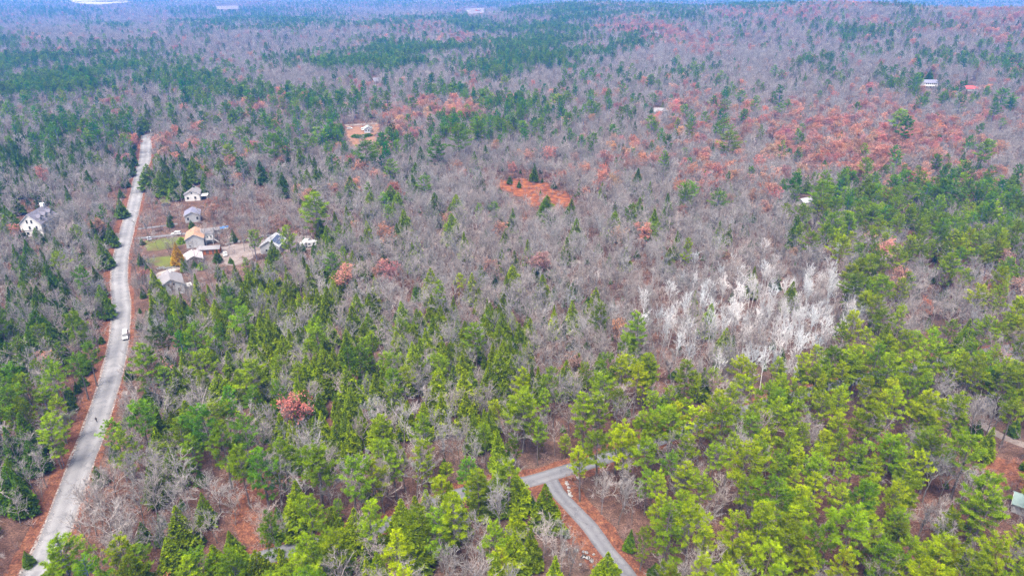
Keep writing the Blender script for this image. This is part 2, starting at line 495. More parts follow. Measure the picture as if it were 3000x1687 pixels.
# lines run towards the viewer, so the verge left in the photo lies on the negative... side of travel (right hand)
strip('leaf_verge', main_l, lambda t: hw(t) - 0.2, lambda t: hw(t) + 3.6 - 1.2 * (1 - t), 0.010, verge_mat, 0.22, 4, label='red-brown leaf strip left of the long grey road')
strip('leaf_verge', main_l, lambda t: -hw(t) - 1.6, lambda t: -hw(t) + 0.2, 0.010, verge_mat, 0.18, 5, label='narrow leaf strip right of the long grey road')
strip('sanded_edge', main_l, lambda t: hw(t) - 0.25, lambda t: hw(t) + 0.55, 0.014, edge_mat, 0.10, 6, label='pale sandy left edge of the long grey road')
strip('sanded_edge', main_l, lambda t: -hw(t) - 0.35, lambda t: -hw(t) + 0.2, 0.014, edge_mat, 0.10, 7, label='pale sandy right edge of the long grey road')
strip('road', main_l, nh, hw, 0.020, asphalt_main, 0.06, 8, label='long worn pale grey road running up the left side')
strip('leaf_verge', side_l, -4.6, 4.6, 0.008, verge_mat, 0.5, 9, label='orange leaf verges of the side road under the pines')
strip('leaf_verge', fork_l, -5.0, 6.5, 0.005, verge_mat, 0.6, 10, label='orange leaf verges of the narrow fork road')
strip('side_road', side_l, -2.3, 2.3, 0.021, asphalt_side, 0.08, 11, label='grey side road passing through the fork under the pines')
strip('fork_road', fork_l, -1.95, 1.95, 0.017, asphalt_side, 0.08, 12, label='narrow grey road leaving the fork toward the bottom edge')
strip('trail', trail_l, -1.6, 1.6, 0.02, gravel_mat, 0.15, 13, label='pale trail under the upper right pines')
strip('driveway', drive_l, -1.7, 1.7, 0.02, gravel_mat, 0.15, 14, label='pale driveway at the right edge')
strip('driveway', gl([(398, 698), (419, 697), (470, 692), (545, 684)]), -1.5, 1.5, 0.024, asphalt_side, 0.06, 15, label='grey driveway to the tan-roofed house')
strip('driveway', gl([(404, 672), (419, 669), (485, 661), (520, 655)]), -1.3, 1.3, 0.024, asphalt_side, 0.06, 16, label='dark driveway behind the tan-roofed house')
strip('driveway', gl([(440, 812), (466, 803), (509, 789), (525, 784)]), -2.0, 2.0, 0.024, field_mat, 0.06, 17, label='cream driveway to the grey-roofed house')
strip('driveway', gl([(352, 684), (342, 688), (333, 693)]), -2.2, 2.2, 0.012, gravel_mat, 0.1, 18, label='short pale turnout left of the road')
D_ = lambda px: T_(px, 0, 560, 2.576)
patch('lawn', D_([(1100, 375), (1330, 345), (1400, 350), (1395, 400), (1300, 425), (1180, 452), (1105, 452)]), 0.006, lawn_mat, 'green lawn in front of the tan-roofed house')
patch('lawn', D_([(1095, 512), (1290, 488), (1360, 505), (1360, 565), (1250, 575), (1110, 545)]), 0.006, lawn_mat, 'green lawn below the golden tree', seed=5)
patch('lawn', T_([(560, 330), (780, 330), (800, 470), (600, 500)], 380, 520, 6.44), 0.006, lawn_mat, 'thin lawn left of the upper white house', seed=6)
patch('gravel_lot', D_([(1620, 430), (1980, 372), (2330, 335), (2440, 430), (2200, 450), (1950, 470), (1800, 560), (1640, 545)]), 0.006, gravel_mat, 'grey gravel lot beside the long shed')
patch('orange_clearing', [(1440, 538), (1470, 527), (1500, 532), (1528, 520), (1560, 536), (1600, 534), (1628, 556), (1672, 566), (1664, 585), (1700, 603), (1650, 608), (1612, 618), (1590, 598), (1552, 606), (1530, 580), (1500, 577), (1492, 560), (1455, 560)], 0.006, clearing_mat, 'bright orange fern clearing at centre', rag=2.5)
C_ = lambda px: T_(px, 950, 320, 8.52)
patch('dirt_yard', C_([(520, 395), (1350, 345), (1345, 560), (1210, 650), (1450, 750), (1250, 860), (1000, 780), (850, 880), (690, 1150), (600, 1130), (690, 860), (570, 620), (530, 450)]), 0.006, dirt_mat, 'orange dirt yard round the cabin', rag=1.6)
patch('gravel_road', C_([(500, 385), (900, 365), (1345, 340), (1345, 372), (950, 400), (510, 425)]), 0.02, gravel_mat, 'pale gravel road behind the cabin', rag=.6)
patch('leaf_clearing', [(2860, 1330), (3040, 1350), (3060, 1440), (2960, 1430), (2880, 1400)], 0.004, verge_mat, 'orange leaf clearing at the right edge', rag=1.5)
patch('leaf_clearing', [(700, 1380), (780, 1350), (800, 1500), (780, 1590), (690, 1600), (670, 1480)], 0.004, verge_mat, 'leaf-covered gap among bare trees at lower left', rag=2)
patch('pale_field', [(185, -12), (370, -14), (375, 8), (300, 16), (215, 9)], 0.6, field_mat, 'large pale field far off at top left', rag=12)
patch('pale_field', [(632, 19), (700, 18), (698, 27), (635, 28)], 0.6, gravel_mat, 'narrow pale field far off in the blue valley', rag=6)
patch('pale_field', [(1362, 26), (1418, 24), (1420, 40), (1370, 42)], 0.6, gravel_mat, 'pale farm clearing on the far ridge', rag=6)
patch('pale_field', [(1900, 93), (1968, 87), (1970, 94), (1903, 99)], 0.5, gravel_mat, 'pale clearing among rusty trees on the hill', rag=4)

# ------------------------------------------------------------------ tree shapes
class TG:
    """triangle collector for one tree: trunk and crown"""
    def __init__(s): s.V = []; s.T = []; s.S = []; s.n = 0
    def add(s, V, T, shade=0.5):
        V = np.asarray(V, float); s.V.append(V); s.T.append(np.asarray(T, int) + s.n); s.n += len(V)
        s.S.append(np.full(len(V), shade) if np.isscalar(shade) else np.asarray(shade, float))
    def tube(s, pts, rad, sides=4):
        pts = np.asarray(pts, float); k = len(pts)
        d = np.gradient(pts, axis=0); d /= np.linalg.norm(d, axis=1)[:, None] + 1e-9
        ref = np.where(np.abs(d[:, 2:3]) > 0.9, [[1., 0, 0]], [[0, 0, 1.]])
        a = np.cross(d, ref); a /= np.linalg.norm(a, axis=1)[:, None] + 1e-9
        b_ = np.cross(d, a)
        th = np.arange(sides) * 2 * np.pi / sides
        V = (pts[:, None] + (a[:, None] * np.cos(th)[None, :, None] + b_[:, None] * np.sin(th)[None, :, None]) * np.asarray(rad)[:, None, None]).reshape(-1, 3)
        i = np.arange(k - 1)[:, None] * sides; j = np.arange(sides)[None]; jn = (j + 1) % sides
        A = (i + j).ravel(); B = (i + jn).ravel(); C = (i + sides + j).ravel(); Dd = (i + sides + jn).ravel()
        s.add(V, np.concatenate([np.stack([A, B, C], 1), np.stack([B, Dd, C], 1)]))
    def mesh(s, name, mat):
        return tri_mesh(name, np.concatenate(s.V), np.concatenate(s.T), [mat], rnd=np.concatenate(s.S))

def unit(v): return v / (np.linalg.norm(v) + 1e-9)

def bare_shape(seed, H=14.0, spread=1.0, limbs=9, trunk_frac=0.5, twigs=5, thick=1.0, sub=5):
    g = np.random.default_rng(seed)
    tr, cr = TG(), TG()
    ends = []
    def grow(p, d, L, r, lev):
        n = (6, 5, 3, 2)[lev]
        pts = [p]; q = p; dd = d
        for k in range(n):
            dd = unit(dd + g.normal(0, (0.05, 0.13, 0.17, 0.2)[lev], 3) + np.array([0, 0, (0.02, 0.07, 0.05, 0.03)[lev]]))
            q = q + dd * L / n; pts.append(q)
        pts = np.array(pts)
        rad = r * np.linspace(1, (0.45, 0.28, 0.3, 0.35)[lev], n + 1)
        (tr if lev < 1 else cr).tube(pts, rad, (6, 4, 3, 3)[lev])
        return pts, rad
    lean = unit(np.array([g.normal(0, .06), g.normal(0, .06), 1]))
    tp, trad = grow(np.zeros(3), lean, H * (trunk_frac + 0.3), 0.012 * H * thick, 0)
    def along(pts, t):
        x = t * (len(pts) - 1); i = min(int(x), len(pts) - 2)
        return pts[i] + (pts[i + 1] - pts[i]) * (x - i), unit(pts[i + 1] - pts[i])
    ph = g.uniform(0, 6.28)
    for i in range(limbs):
        t = trunk_frac / (trunk_frac + .3) * 0.75 + (1 - trunk_frac / (trunk_frac + .3) * 0.75) * (i + g.uniform(0, .8)) / limbs
        p, d = along(tp, min(t, .99))
        a = ph + i * 2.4 + g.uniform(-.4, .4)
        el = R(g.uniform(32, 62)) if t < .8 else R(g.uniform(50, 80))
        out = np.array([math.cos(a) * math.cos(el) * spread, math.sin(a) * math.cos(el) * spread, math.sin(el)])
        L1 = H * g.uniform(.30, .46) * (1.15 - .35 * t)
        lp, lr = grow(p, unit(out), L1, 0.0080 * H * thick * (1.2 - .5 * t), 1)
        for j in range(sub):
            tt = g.uniform(.25, 1.0) if j else 1.0
            p2, d2 = along(lp, min(tt, .995))
            d3 = unit(d2 + g.normal(0, .48, 3) + np.array([0, 0, .12]))
            L2 = H * g.uniform(.13, .22)
            bp, br = grow(p2, d3, L2, 0.0046 * H * thick, 2)
            for k in range(twigs):
                p3, d4 = along(bp, g.uniform(.2, .99))
                d5 = unit(d4 + g.normal(0, .5, 3) + np.array([0, 0, .10]))
                L3 = H * g.uniform(.06, .12)
                tp3, _ = grow(p3, d5, L3, 0.0025 * H * thick, 3)
                ends.append(tp3[-1])
                m = 4
                base = np.array([along(tp3, g.uniform(.15, .95))[0] for _ in range(m)])
                dv = d5 + g.normal(0, .6, (m, 3)); dv /= np.linalg.norm(dv, axis=1)[:, None]
                sd = np.cross(dv, g.normal(0, 1, (m, 3))); sd /= np.linalg.norm(sd, axis=1)[:, None]
                wv = 0.0017 * H * thick
                tip = base + dv * H * g.uniform(.035, .075, (m, 1))
                V = np.concatenate([base - sd * wv, base + sd * wv, tip])
                cr.add(V, np.stack([np.arange(m), np.arange(m) + m, np.arange(m) + 2 * m], 1))
    return tr, cr, np.array(ends)

def blades(tg, C, D, g, k, ln, wd, up, shade):
    """k triangular sprays at every centre C, around outward direction D"""
    n = len(C)
    c = np.repeat(C, k, 0); d = np.repeat(D, k, 0)
    v = d * 0.8 + g.normal(0, .62, (n * k, 3)) + np.array([0, 0, up])
    v /= np.linalg.norm(v, axis=1)[:, None]
    s = np.cross(v, g.normal(0, .55, (n * k, 3)) + np.array([0, 0, 1.0])); s /= np.linalg.norm(s, axis=1)[:, None] + 1e-9
    L = g.uniform(*ln, (n * k, 1)); W = g.uniform(*wd, (n * k, 1))
    mid = c + v * L * .45
    V = np.stack([c - v * L * .1, mid - s * W, c + v * L, mid + s * W], 1).reshape(-1, 3)
    o = np.arange(n * k)[:, None] * 4
    T = np.concatenate([o + np.array([[0, 1, 2]]), o + np.array([[0, 2, 3]])])
    sh = np.repeat(np.clip(np.repeat(shade, k) + g.normal(0, .12, n * k), 0, 1), 4)
    tg.add(V, T, sh)

def pine_shape(seed, H=19.0, cw=3.4, base=0.45, dens=1.0, gap=0.15, flat=0.5):
    g = np.random.default_rng(seed)
    tr, cr = TG(), TG()
    z = np.linspace(0, H * .97, 9)
    wob = np.cumsum(g.normal(0, .09, (9, 2)), 0); wob[0] = 0
    tp = np.column_stack([wob, z])
    tr.tube(tp, np.linspace(.30, .035, 9), 6)
    top = np.array([*wob[-1], H * .97])
    # dead stubs below the crown
    for _ in range(14):
        zz = g.uniform(.2, base) * H; a = g.uniform(0, 6.28); L = g.uniform(.6, 1.9)
        p = np.array([np.interp(zz, z, wob[:, 0]), np.interp(zz, z, wob[:, 1]), zz])
        tr.tube([p, p + np.array([math.cos(a) * L, math.sin(a) * L, g.uniform(-.2, .4)])], [.045, .015], 3)
    zz = base * H
    C, D, S = [], [], []
    lop = g.uniform(0, 6.28)
    while zz < H * .975:
        t = (zz - base * H) / (H * (1 - base))
        prof = (math.sin(min(1, (t + .22) / .62) * math.pi / 2)) if t < .40 else (max(0, 1 - (t - .40) / .64)) ** (.72)
        nb = int(g.integers(4, 7)) if t < .85 else 4
        a0 = g.uniform(0, 6.28)
        for i in range(nb):
            if g.random() < gap * (1.3 if t < .5 else .5): continue
            a = a0 + i * 6.283 / nb + g.uniform(-.4, .4)
            L = cw * prof * g.uniform(.45, 1.30) * (1 + .22 * math.cos(a - lop)) + .25
            el = R(-6 + 34 * t + g.uniform(-8, 8))
            p = np.array([np.interp(zz, z, wob[:, 0]), np.interp(zz, z, wob[:, 1]), zz + g.uniform(-.15, .15)])
            d = np.array([math.cos(a) * math.cos(el), math.sin(a) * math.cos(el), math.sin(el)])
            e = p + d * L + np.array([0, 0, .13 * L])
            m_ = p + d * L * .55 - np.array([0, 0, .03 * L])
            tr.tube([p, m_, e], [.05, .035, .012], 3)
            sh = g.uniform(.10, .80)
            nt_ = max(2, int(L * 4.6 * dens))
            for q in range(nt_):
                f = g.uniform(.30, 1.0) ** .75
                lat = g.normal(0, .15 * L * (1.15 - .75 * f)) * np.array([-math.sin(a), math.cos(a), 0])
                cpt = (p + (m_ - p) * f / .55 if f < .55 else m_ + (e - m_) * (f - .55) / .45) + lat + np.array([0, 0, g.uniform(-.03, .10)])
                C.append(cpt); D.append(unit(d * (1, 1, .3) + lat * .5)); S.append(sh + .2 * f)
        zz += g.uniform(.75, 1.15) * (1 - .35 * t)
    for q in range(5):
        C.append(top - np.array([0, 0, .25 * q])); D.append(np.array([g.normal(0, .2), g.normal(0, .2), 1.0])); S.append(.7)
    blades(cr, np.array(C), np.array(D), g, 16, (.36, .74), (.024, .050), .18, np.array(S))
    return tr, cr

def hemlock_shape(seed, H=12.5, w=3.1, base=0.08, n=1250, droop=-.22, pw=.82):
    g = np.random.default_rng(seed)
    tr, cr = TG(), TG()
    zs = np.linspace(0, H * .97, 6); tr.tube(np.column_stack([np.zeros(6), np.zeros(6), zs]), np.linspace(.21, .02, 6), 6)
    t = 1 - g.uniform(0, 1, n) ** .62; t = np.clip(t * 1.02, 0, .99)
    a = g.uniform(0, 6.283, n)
    lob = 1 + .16 * np.sin(a * 3 + g.uniform(0, 6)) + .12 * np.sin(a * 5 + t * 9 + g.uniform(0, 6)) + .10 * np.sin(t * 26 + a * 2)
    rr_ = w * (1 - t) ** pw * lob * np.sqrt(g.uniform(.18, 1, n))
    zz = H * (base + (1 - base) * t)
    C = np.stack([np.cos(a) * rr_, np.sin(a) * rr_, zz], 1)
    D = np.stack([np.cos(a), np.sin(a), np.full(n, droop) + .9 * t], 1)
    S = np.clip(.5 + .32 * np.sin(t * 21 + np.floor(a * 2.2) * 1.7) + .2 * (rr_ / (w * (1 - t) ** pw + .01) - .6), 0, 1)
    for lo, hi, l0, l1 in ((0, .35, .55, 1.0), (.35, .65, .42, .75), (.65, 1.1, .26, .46)):
        k = (t >= lo) & (t < hi)
        blades(cr, C[k], D[k], g, 4, (l0, l1), (l0 * .24, l1 * .24), .05, S[k])
    k = 10
    blades(cr, np.stack([np.zeros(k), np.zeros(k), H * (1 - .012 * np.arange(k))], 1), np.tile([0, 0, 1.0], (k, 1)), g, 4, (.3, .5), (.05, .09), .6, np.full(k, .7))
    # inner branches keep the cone from being hollow
    for _ in range(60):
        z0 = H * g.uniform(base, .9); al = g.uniform(0, 6.28); L = w * (1 - z0 / H) ** pw * .8
        tr.tube([(0, 0, z0), (math.cos(al) * L, math.sin(al) * L, z0 - .1 * L)], [.035, .012], 3)
    return tr, cr

def oak_shape(seed, H=13.0, nleaf=3.2):
    g = np.random.default_rng(seed + 500)
    tr, cr, ends = bare_shape(seed, H, 1.05, 9, .42, 3, 1.0, 5)
    nleaf *= 1.6
    n = int(len(ends) * nleaf)
    C = ends[g.integers(0, len(ends), n)] + g.normal(0, .45, (n, 3))
    lf = TG()
    blades(lf, C, unit(g.normal(0, 1, 3)) + np.zeros((n, 3)) * 0, g, 3, (.30, .58), (.13, .24), -.1, g.uniform(0, 1, n))
    return tr, cr, lf

SPEC = {}
def reg(kind, H, shapes): SPEC[kind] = (H, shapes)
def M2(kind, i, tr, cr, tm, cm): return (tr.mesh(f'{kind}_trunk_{i}', tm), cr.mesh(f'{kind}_crown_{i}', cm))
PV = [dict(), dict(cw=2.9, base=.52, gap=.1), dict(cw=3.9, base=.42, gap=.22), dict(cw=3.1, base=.30, gap=.2), dict(cw=4.2, base=.5, gap=.3, dens=.9), dict(cw=2.6, base=.4), dict(cw=3.5, base=.56, gap=.12), dict(cw=3.3, base=.25, gap=.28, dens=.85)]
reg('pine', 19.0, [M2('pine', i, *pine_shape(100 + i, **kw), pine_bark, pine_needle) for i, kw in enumerate(PV)])
HV = [dict(), dict(w=2.6, pw=.95), dict(w=3.5, pw=.85), dict(w=2.3, pw=1.0), dict(w=3.1, n=1050, pw=1.0), dict(w=3.4, pw=.7)]
reg('hemlock', 12.5, [M2('hemlock', i, *hemlock_shape(200 + i, **kw), pine_bark, hem_needle) for i, kw in enumerate(HV)])
BV = [dict(), dict(spread=1.25, limbs=10, trunk_frac=.4), dict(spread=.7, limbs=8), dict(trunk_frac=.6, limbs=7), dict(spread=1.1, limbs=11, trunk_frac=.35), dict(spread=.85, trunk_frac=.55), dict(spread=1.35, trunk_frac=.45, limbs=8), dict(spread=.6, limbs=7, trunk_frac=.5, twigs=4)]
reg('bare', 14.0, [M2('bare', i, *bare_shape(300 + i, **kw)[:2], trunk_bark, bare_bark) for i, kw in enumerate(BV)])
reg('birch', 14.5, [M2('birch', i, *bare_shape(400 + i, H=14.5, spread=s, limbs=l, trunk_frac=tf, twigs=5, thick=1.0)[:2], white_bark, white_bark) for i, (s, l, tf) in enumerate([(.6, 9, .5), (.75, 9, .42), (.5, 8, .55), (.8, 8, .46)])])
def oak_meshes(i):
    tr, cr, lf = oak_shape(500 + i)
    n0 = cr.n
    tr.V += cr.V; tr.T += [t + tr.n for t in cr.T]; tr.S += cr.S
    return (tr.mesh(f'oak_trunk_{i}', trunk_bark), lf.mesh(f'oak_crown_{i}', rust_leaf))
reg('oak', 13.0, [oak_meshes(i) for i in range(5)])
reg('shrub', 3.0, [M2('shrub', i, *bare_shape(600 + i, H=3.0, spread=1.5, limbs=9, trunk_frac=.12, twigs=3, thick=1.9, sub=4)[:2], twig_red, twig_red) for i in range(4)])

# ------------------------------------------------------------------ where the trees stand
ROWS = [
 (0, 25, 'pp.op..oppppppPppppppPpprrpppp'), (25, 50, 'pPp..PPPpp...o.PPPppprprp.p.rr'), (50, 75, 'p.p..pPPPp.ppP.PPPrpPprpprp.rr'),
 (75, 100, '...p.pppp.pprPPPPpRRppp.pppprr'), (100, 130, 'p....m.mm.pp.rpPPPPrrpp.ppp.pr'), (130, 160, 'pppppmmmmmpPPPPPPpp.r..p.p.pp.'),
 (160, 200, 'PPPPPpmpPPPPPpPPPp.....pp..ppp'), (200, 250, 'PPPPPPp....p.pP..pmmpm.m..p..p'), (250, 300, 'PPPp.pppppp.pp.pppmmrp...rppr.'),
 (300, 350, 'pp.pHp.rppprRRPpppp.rr.r.rr..r'), (350, 400, 'pPPH..pppPop.PPPp..rprrrRrrRr.'), (400, 450, 'HHHHrrpppppp......rprrrRrRRrr.'),
 (450, 500, 'HHmmHHm.mmp.......r.r.rrRRrrr.'), (500, 550, 'mm..ootot.....ttrr..rrrr.rrrrr'), (550, 600, 'mm..oottt..m...tt.....rpPPPPPP'),
 (600, 700, 'odm.oottttm.......d..d.pPPPPPP'), (700, 800, 'mmm.oootmmmm...........oppoPPP'), (800, 900, 'mHm.o.HHHHm.d.m.d...WWWWWP...p'),
 (900, 1000, 'HmH.mHHHHHHmmmHm.d.WWWWWW..p.p'), (1000, 1100, 'HmP.pPHHHHHPHHHH.dm..WWWPPPoPp'), (1100, 1200, 'PPm.mmPPmHHmmmmP.PPPPPPPPPPP.P'),
 (1200, 1300, 'PP..PmPm.HHH..HP.PPPPPPPPpPP.P'), (1300, 1400, 'Hm..HPP...pPP.pooPPPPPPPPP.Poo'), (1400, 1500, 'H...mm.oP..pPPdHo..PPPPPPP..PP'),
 (1500, 1600, '.o..mmo.PPHmPmPH.o.PPPPPPP.p.o'), (1600, 1687, '.oPPpPHHPPm.o.PHHoH.PPPPpPPPpP')]
for r_ in ROWS: assert len(r_[2]) == 30, r_
#            keep  bare  hem  pine  oak birch
MIXT = {'.': (1., .96, .02, .01, .01, 0), 'r': (1., .73, .02, .02, .23, 0), 'R': (1., .26, .01, .02, .71, 0), 'm': (1., .64, .31, .03, .02, 0),
        'H': (1., .30, .67, .03, 0, 0), 'P': (1., .22, .06, .72, 0, 0), 'p': (1., .64, .05, .28, .03, 0), 'd': (1., .80, .18, .02, 0, 0), 'W': (1., .26, .04, 0, 0, .70),
        'w': (1., .74, .03, .01, 0, .22), 't': (.50, .93, .02, .01, .04, 0), 'o': (.14, .85, .05, .02, .08, 0)}
KINDS = ['bare', 'hemlock', 'pine', 'oak', 'birch']

# conifers read off the photograph one by one: tile origin, then kind and the tip's tile coordinates (P = big pine)
TILES = {
 (0, 0): 'p770,880 p960,855 p1185,735 p1270,780 h1095,830 h1060,860 p430,800 p50,770 p170,720 p620,890 p700,920 p860,860 p1870,720 p1720,790 h1800,790 p1680,770 p2160,640 p2230,740 p2060,730 p2240,800 p2470,800 p2000,900 p1370,600 h1440,860 p1560,850 p1790,960 p1870,960 p2110,960 p1860,1030 P2040,1000 p1705,1090 p1630,1060 p1955,1080 p2220,1040 p2400,960 p2460,960 p2300,1020 p2490,900 h2170,1150 h2265,1120 h1650,1190 h1800,1190 h1460,1190 h1955,1210 h2120,1300 h2380,1260 h2310,1280 h2545,1230 h2350,1400 h1350,1170 h1350,960 h1425,1070 h1100,1240 h1200,1290 h1290,1300 h1380,1290 p840,990 p915,1010 p640,1000 h350,1050 h530,1070 h560,1110 p720,980 h270,1080 h670,1040',
 (1000, 0): 'p245,645 P340,690 p450,680 p530,740 p130,705 p90,650 p60,290 p1065,450 p1100,510 P1575,400 p1680,490 p1240,570 p1650,620 p1095,670 p1115,745 p1640,710 p1725,700 p2350,560 p2400,600 p2355,705 p1920,790 p1550,790 p1725,845 p2350,870 p2055,940 p1900,1005 p680,960 p790,950 P710,1020 P890,930 P1010,880 p1130,880 p1215,890 p1300,880 p1365,910 p360,1195 p370,930 p350,960 p300,1000 P170,1060 h600,985 h560,905 h600,1110 h550,1230 h545,1320 h1000,1145 h1090,1095 h1680,1030 h2240,1270 h65,1330 h365,1405 h2115,870 h1530,720 h1190,740 h1425,720',
 (2000, 0): 'p30,790 p325,750 P330,895 P360,990 p450,680 p465,820 p555,720 p680,690 P745,640 p735,780 p700,490 p755,530 p1050,490 p1145,500 p1185,540 p1100,600 p1475,525 p1540,495 p1320,770 P1640,820 P1690,870 P1785,550 p1845,690 p1975,690 p2110,715 h2230,700 P2440,665 p2500,745 p2370,780 p2140,440 P2480,260 p2330,280 p2260,295 p2140,345 p2515,400 p2465,455 p1870,360 p1660,385 p1560,350 p1255,330 p1070,380 p960,415 p975,270 p1310,190 p1030,120 p900,140 P1945,85 h1500,460 h2065,315 h1405,600 p2165,1065 P2300,1050 h2130,1150 h2010,1160 p1095,1285 p860,1300 P1065,1360 h1215,1340 h1470,1320 h1080,1210 p60,1370 p1710,1390 p2040,1370 h2530,1300 h2040,660 h1875,520',
 (0, 560): 'h45,110 s330,250 h810,240 h890,60 s700,100 h720,320 h750,390 h800,430 h815,480 p410,450 p600,570 h700,570 h625,590 h150,640 h270,720 h740,710 h240,900 h310,930 h560,880 h350,1000 p250,1010 p135,1095 p640,1150 P560,1220 p260,1270 p60,1290 s1050,470 h1155,590 s1270,180 s1365,500 s1390,510 P2165,260 h2050,370 P2350,10 h2410,190 h2530,160 p2540,270 s1750,290 p1900,290 s1635,540 h1690,600 h1940,545 h2020,520 h2165,580 h2280,480 h2410,450 p2500,460 h2510,600 h2060,700 h1870,650 p1730,720 h1450,800 h1530,780 h1580,700 h1640,700 h1150,810 h1140,890 h1320,800 h1610,820 p1190,1010 P1090,1145 p1290,950 P1445,1000 p1500,1190 p1660,970 p1720,800 P1820,880 h1880,820 h1960,970 h1890,1050 h2100,830 h2180,870 h2330,810 p2390,940 p2380,1010 h2190,1030 h2000,940 h2130,1090 h1990,1100 h1720,1200 h1960,1200 P1870,1270 h1640,1350 h1520,1350 h1320,1330 h2080,1290 p2230,1280 h2300,1240 h2380,1340 h2470,1300 h2450,1200 h2240,1400 h1370,1210 p2340,1100 h2450,1080',
 (1000, 560): 'p320,10 p350,100 h415,10 h215,0 h480,140 h415,245 h860,25 p1155,75 h700,10 h1545,35 h1735,60 h2250,50 h2065,150 h2375,140 h2480,20 h1770,205 h840,170 h860,215 h1705,355 h1205,430 h1310,450 h1500,460 h1415,365 h1295,560 h990,620 h680,580 h530,390 h60,240 h570,340 h2155,420 h1525,630 h1220,770 h1920,735 h110,660 h215,700 h105,780 h465,830 h80,870 h200,920 h160,990 h1130,850 h1170,900 h1300,915 h1420,960 h1360,1000 h1080,965 h870,975 h915,975 p1010,1000 h1200,1015 h730,860 h680,940 h640,1030 h700,990 h420,1060 h450,1080 h540,1140 h590,1120 h765,1135 h830,1130 h905,1150 h905,1220 h1285,1115 h1220,1130 h1340,1200 h1190,1215 h1280,1240 h1110,1290 h920,1350 p740,1230 p460,1330 p400,1340 p140,1160 p60,1170 h20,1070 p350,1210 h310,1325 h720,1330 h530,1300 h260,1380 h190,1360 h40,1320 h1790,1215 h1965,1230 h1690,1275 h1265,1410 h840,1310',
 (2000, 560): 'p275,0 h890,190 p1040,65 p920,90 p1165,40 p1290,0 p1385,45 p1330,120 p1165,150 p1090,240 p1170,280 p1290,310 p1000,300 p1430,290 P1290,545 p1395,640 P1540,630 p1410,760 p1480,790 p1675,660 P2250,700 p2350,740 p2130,350 p2430,530 p1430,1035 p1020,1170 p1100,1190 P1240,1290 p1720,1060 p1900,1010 p2050,970 p2200,1030 p2430,1000 p2480,920 h1575,1000 p460,1240 p240,1340 p560,1300 p740,1250 h1330,1170 P1600,1230 p1560,1130 p2140,1200 p2300,1210 p1500,180 p1620,140 p1730,330 p1830,400 p1800,220 p1940,60 p2080,150 p2230,120 p2330,250 p2480,160 p2520,330 p2250,330 p1960,260 p2340,420',
 (0, 1127): 'h1260,30 p1090,100 P1020,140 h1160,180 h1375,120 P1550,150 P1640,280 p1330,270 p1430,380 h1160,320 h1250,475 h1130,610 p830,260 p890,340 p60,200 P330,230 p310,20 p20,20 h90,700 p430,460 h1955,40 h2110,210 h2195,265 h2265,0 p1700,10 p1890,0 P2310,840 p2540,860 h2200,730 h1730,1100 h1610,1210 h1810,1200 p1470,1230 p1420,1300 p2250,1290 h2300,1120 h2510,1140 h2340,1180 h1950,1240 P420,1130 p400,1230 P880,1140 p970,1200 h1040,1340 s1180,1060 h1270,1150 s1050,1040 s180,1250 h20,620',
 (1000, 1127): 'h50,60 h150,190 h285,215 h480,120 h615,140 h960,60 h1010,220 P1370,50 p1290,120 p1320,400 P600,420 p210,580 p390,530 p790,590 p740,700 p1250,580 h1060,650 h1340,670 P820,820 p730,950 p560,940 h90,930 p400,1110 h430,870 h540,1050 p1150,1010 h1320,890 h1310,1100 h1440,1090 p1210,1240 h1160,1260 h1610,1300 h1560,770 h2020,1270 p480,1390 P1850,60 p1950,100 p2100,40 p2350,60 p2480,10 P2160,290 p1950,340 p2300,420 p2320,650 p2420,810 P2490,900 p2520,130 p1690,370 p1820,480',
 (2000, 1127): 'p750,30 p890,20 p1080,60 p550,140 p410,170 p530,240 p270,460 P510,440 p620,350 p680,320 p890,270 p1210,220 P1450,130 p1550,70 P1880,30 P2080,70 p1850,350 p2120,310 P2190,350 p1570,370 p1330,470 p1070,350 p930,480 p1060,460 p1480,540 p740,520 p1210,600 p1010,660 p1440,690 p140,680 p500,680 P100,920 p30,830 p880,750 p830,790 p430,970 P620,900 p1220,790 p1420,820 P1280,920 p1620,920 p1700,1040 p1540,1150 P670,1160 p1600,1260 P1950,1230 p2050,1200 P2330,650 P2420,1150 p2520,120 p2460,20 p170,1290 p330,1340 p470,1120 p960,1240 p1260,1230 p2260,1350 p2350,1340 p40,380 p160,220'}

trees = {k: [] for k in KINDS + ['shrub']}   # each: x, y, z, height, yaw, variant, width factor, explicit
ex_xy = []
ROADPTS = [q for q in main_l[::3] + side_l[::3] + fork_l[::3]]
for (ox, oy), txt in TILES.items():
    for w_ in txt.split():
        k = w_[0]; a, b2 = map(float, w_[1:].split(','))
        u, v = ox + a / 2.576, oy + b2 / 2.576
        if k == 's': kind, H_ = 'hemlock', random.uniform(5.5, 7.5)
        elif k == 'h': kind, H_ = 'hemlock', random.uniform(11, 15) if v > 640 else random.uniform(14, 17.5)
        elif k == 'P': kind, H_ = 'pine', random.uniform(18.5, 22) if v > 620 else random.uniform(26, 30)
        else: kind, H_ = 'pine', random.uniform(13.5, 18) if v > 560 or u > 2300 and v > 540 else random.uniform(17.5, 22)
        p = at(u, v, H_)
        while H_ > 5 and min((Vector((p.x, p.y)) - q).length for q in ROADPTS) < 4.4:
            H_ -= .8; p = at(u, v, H_)
        trees[kind].append((p.x, p.y, p.z, H_, random.uniform(0, 6.28), random.randrange(len(SPEC[kind][1])), random.uniform(.90, 1.12) * (1.12 if k in 'Ph' else 1.06) * (1.0 if v > 620 else 1.2), 1))
        ex_xy.append((p.x, p.y))
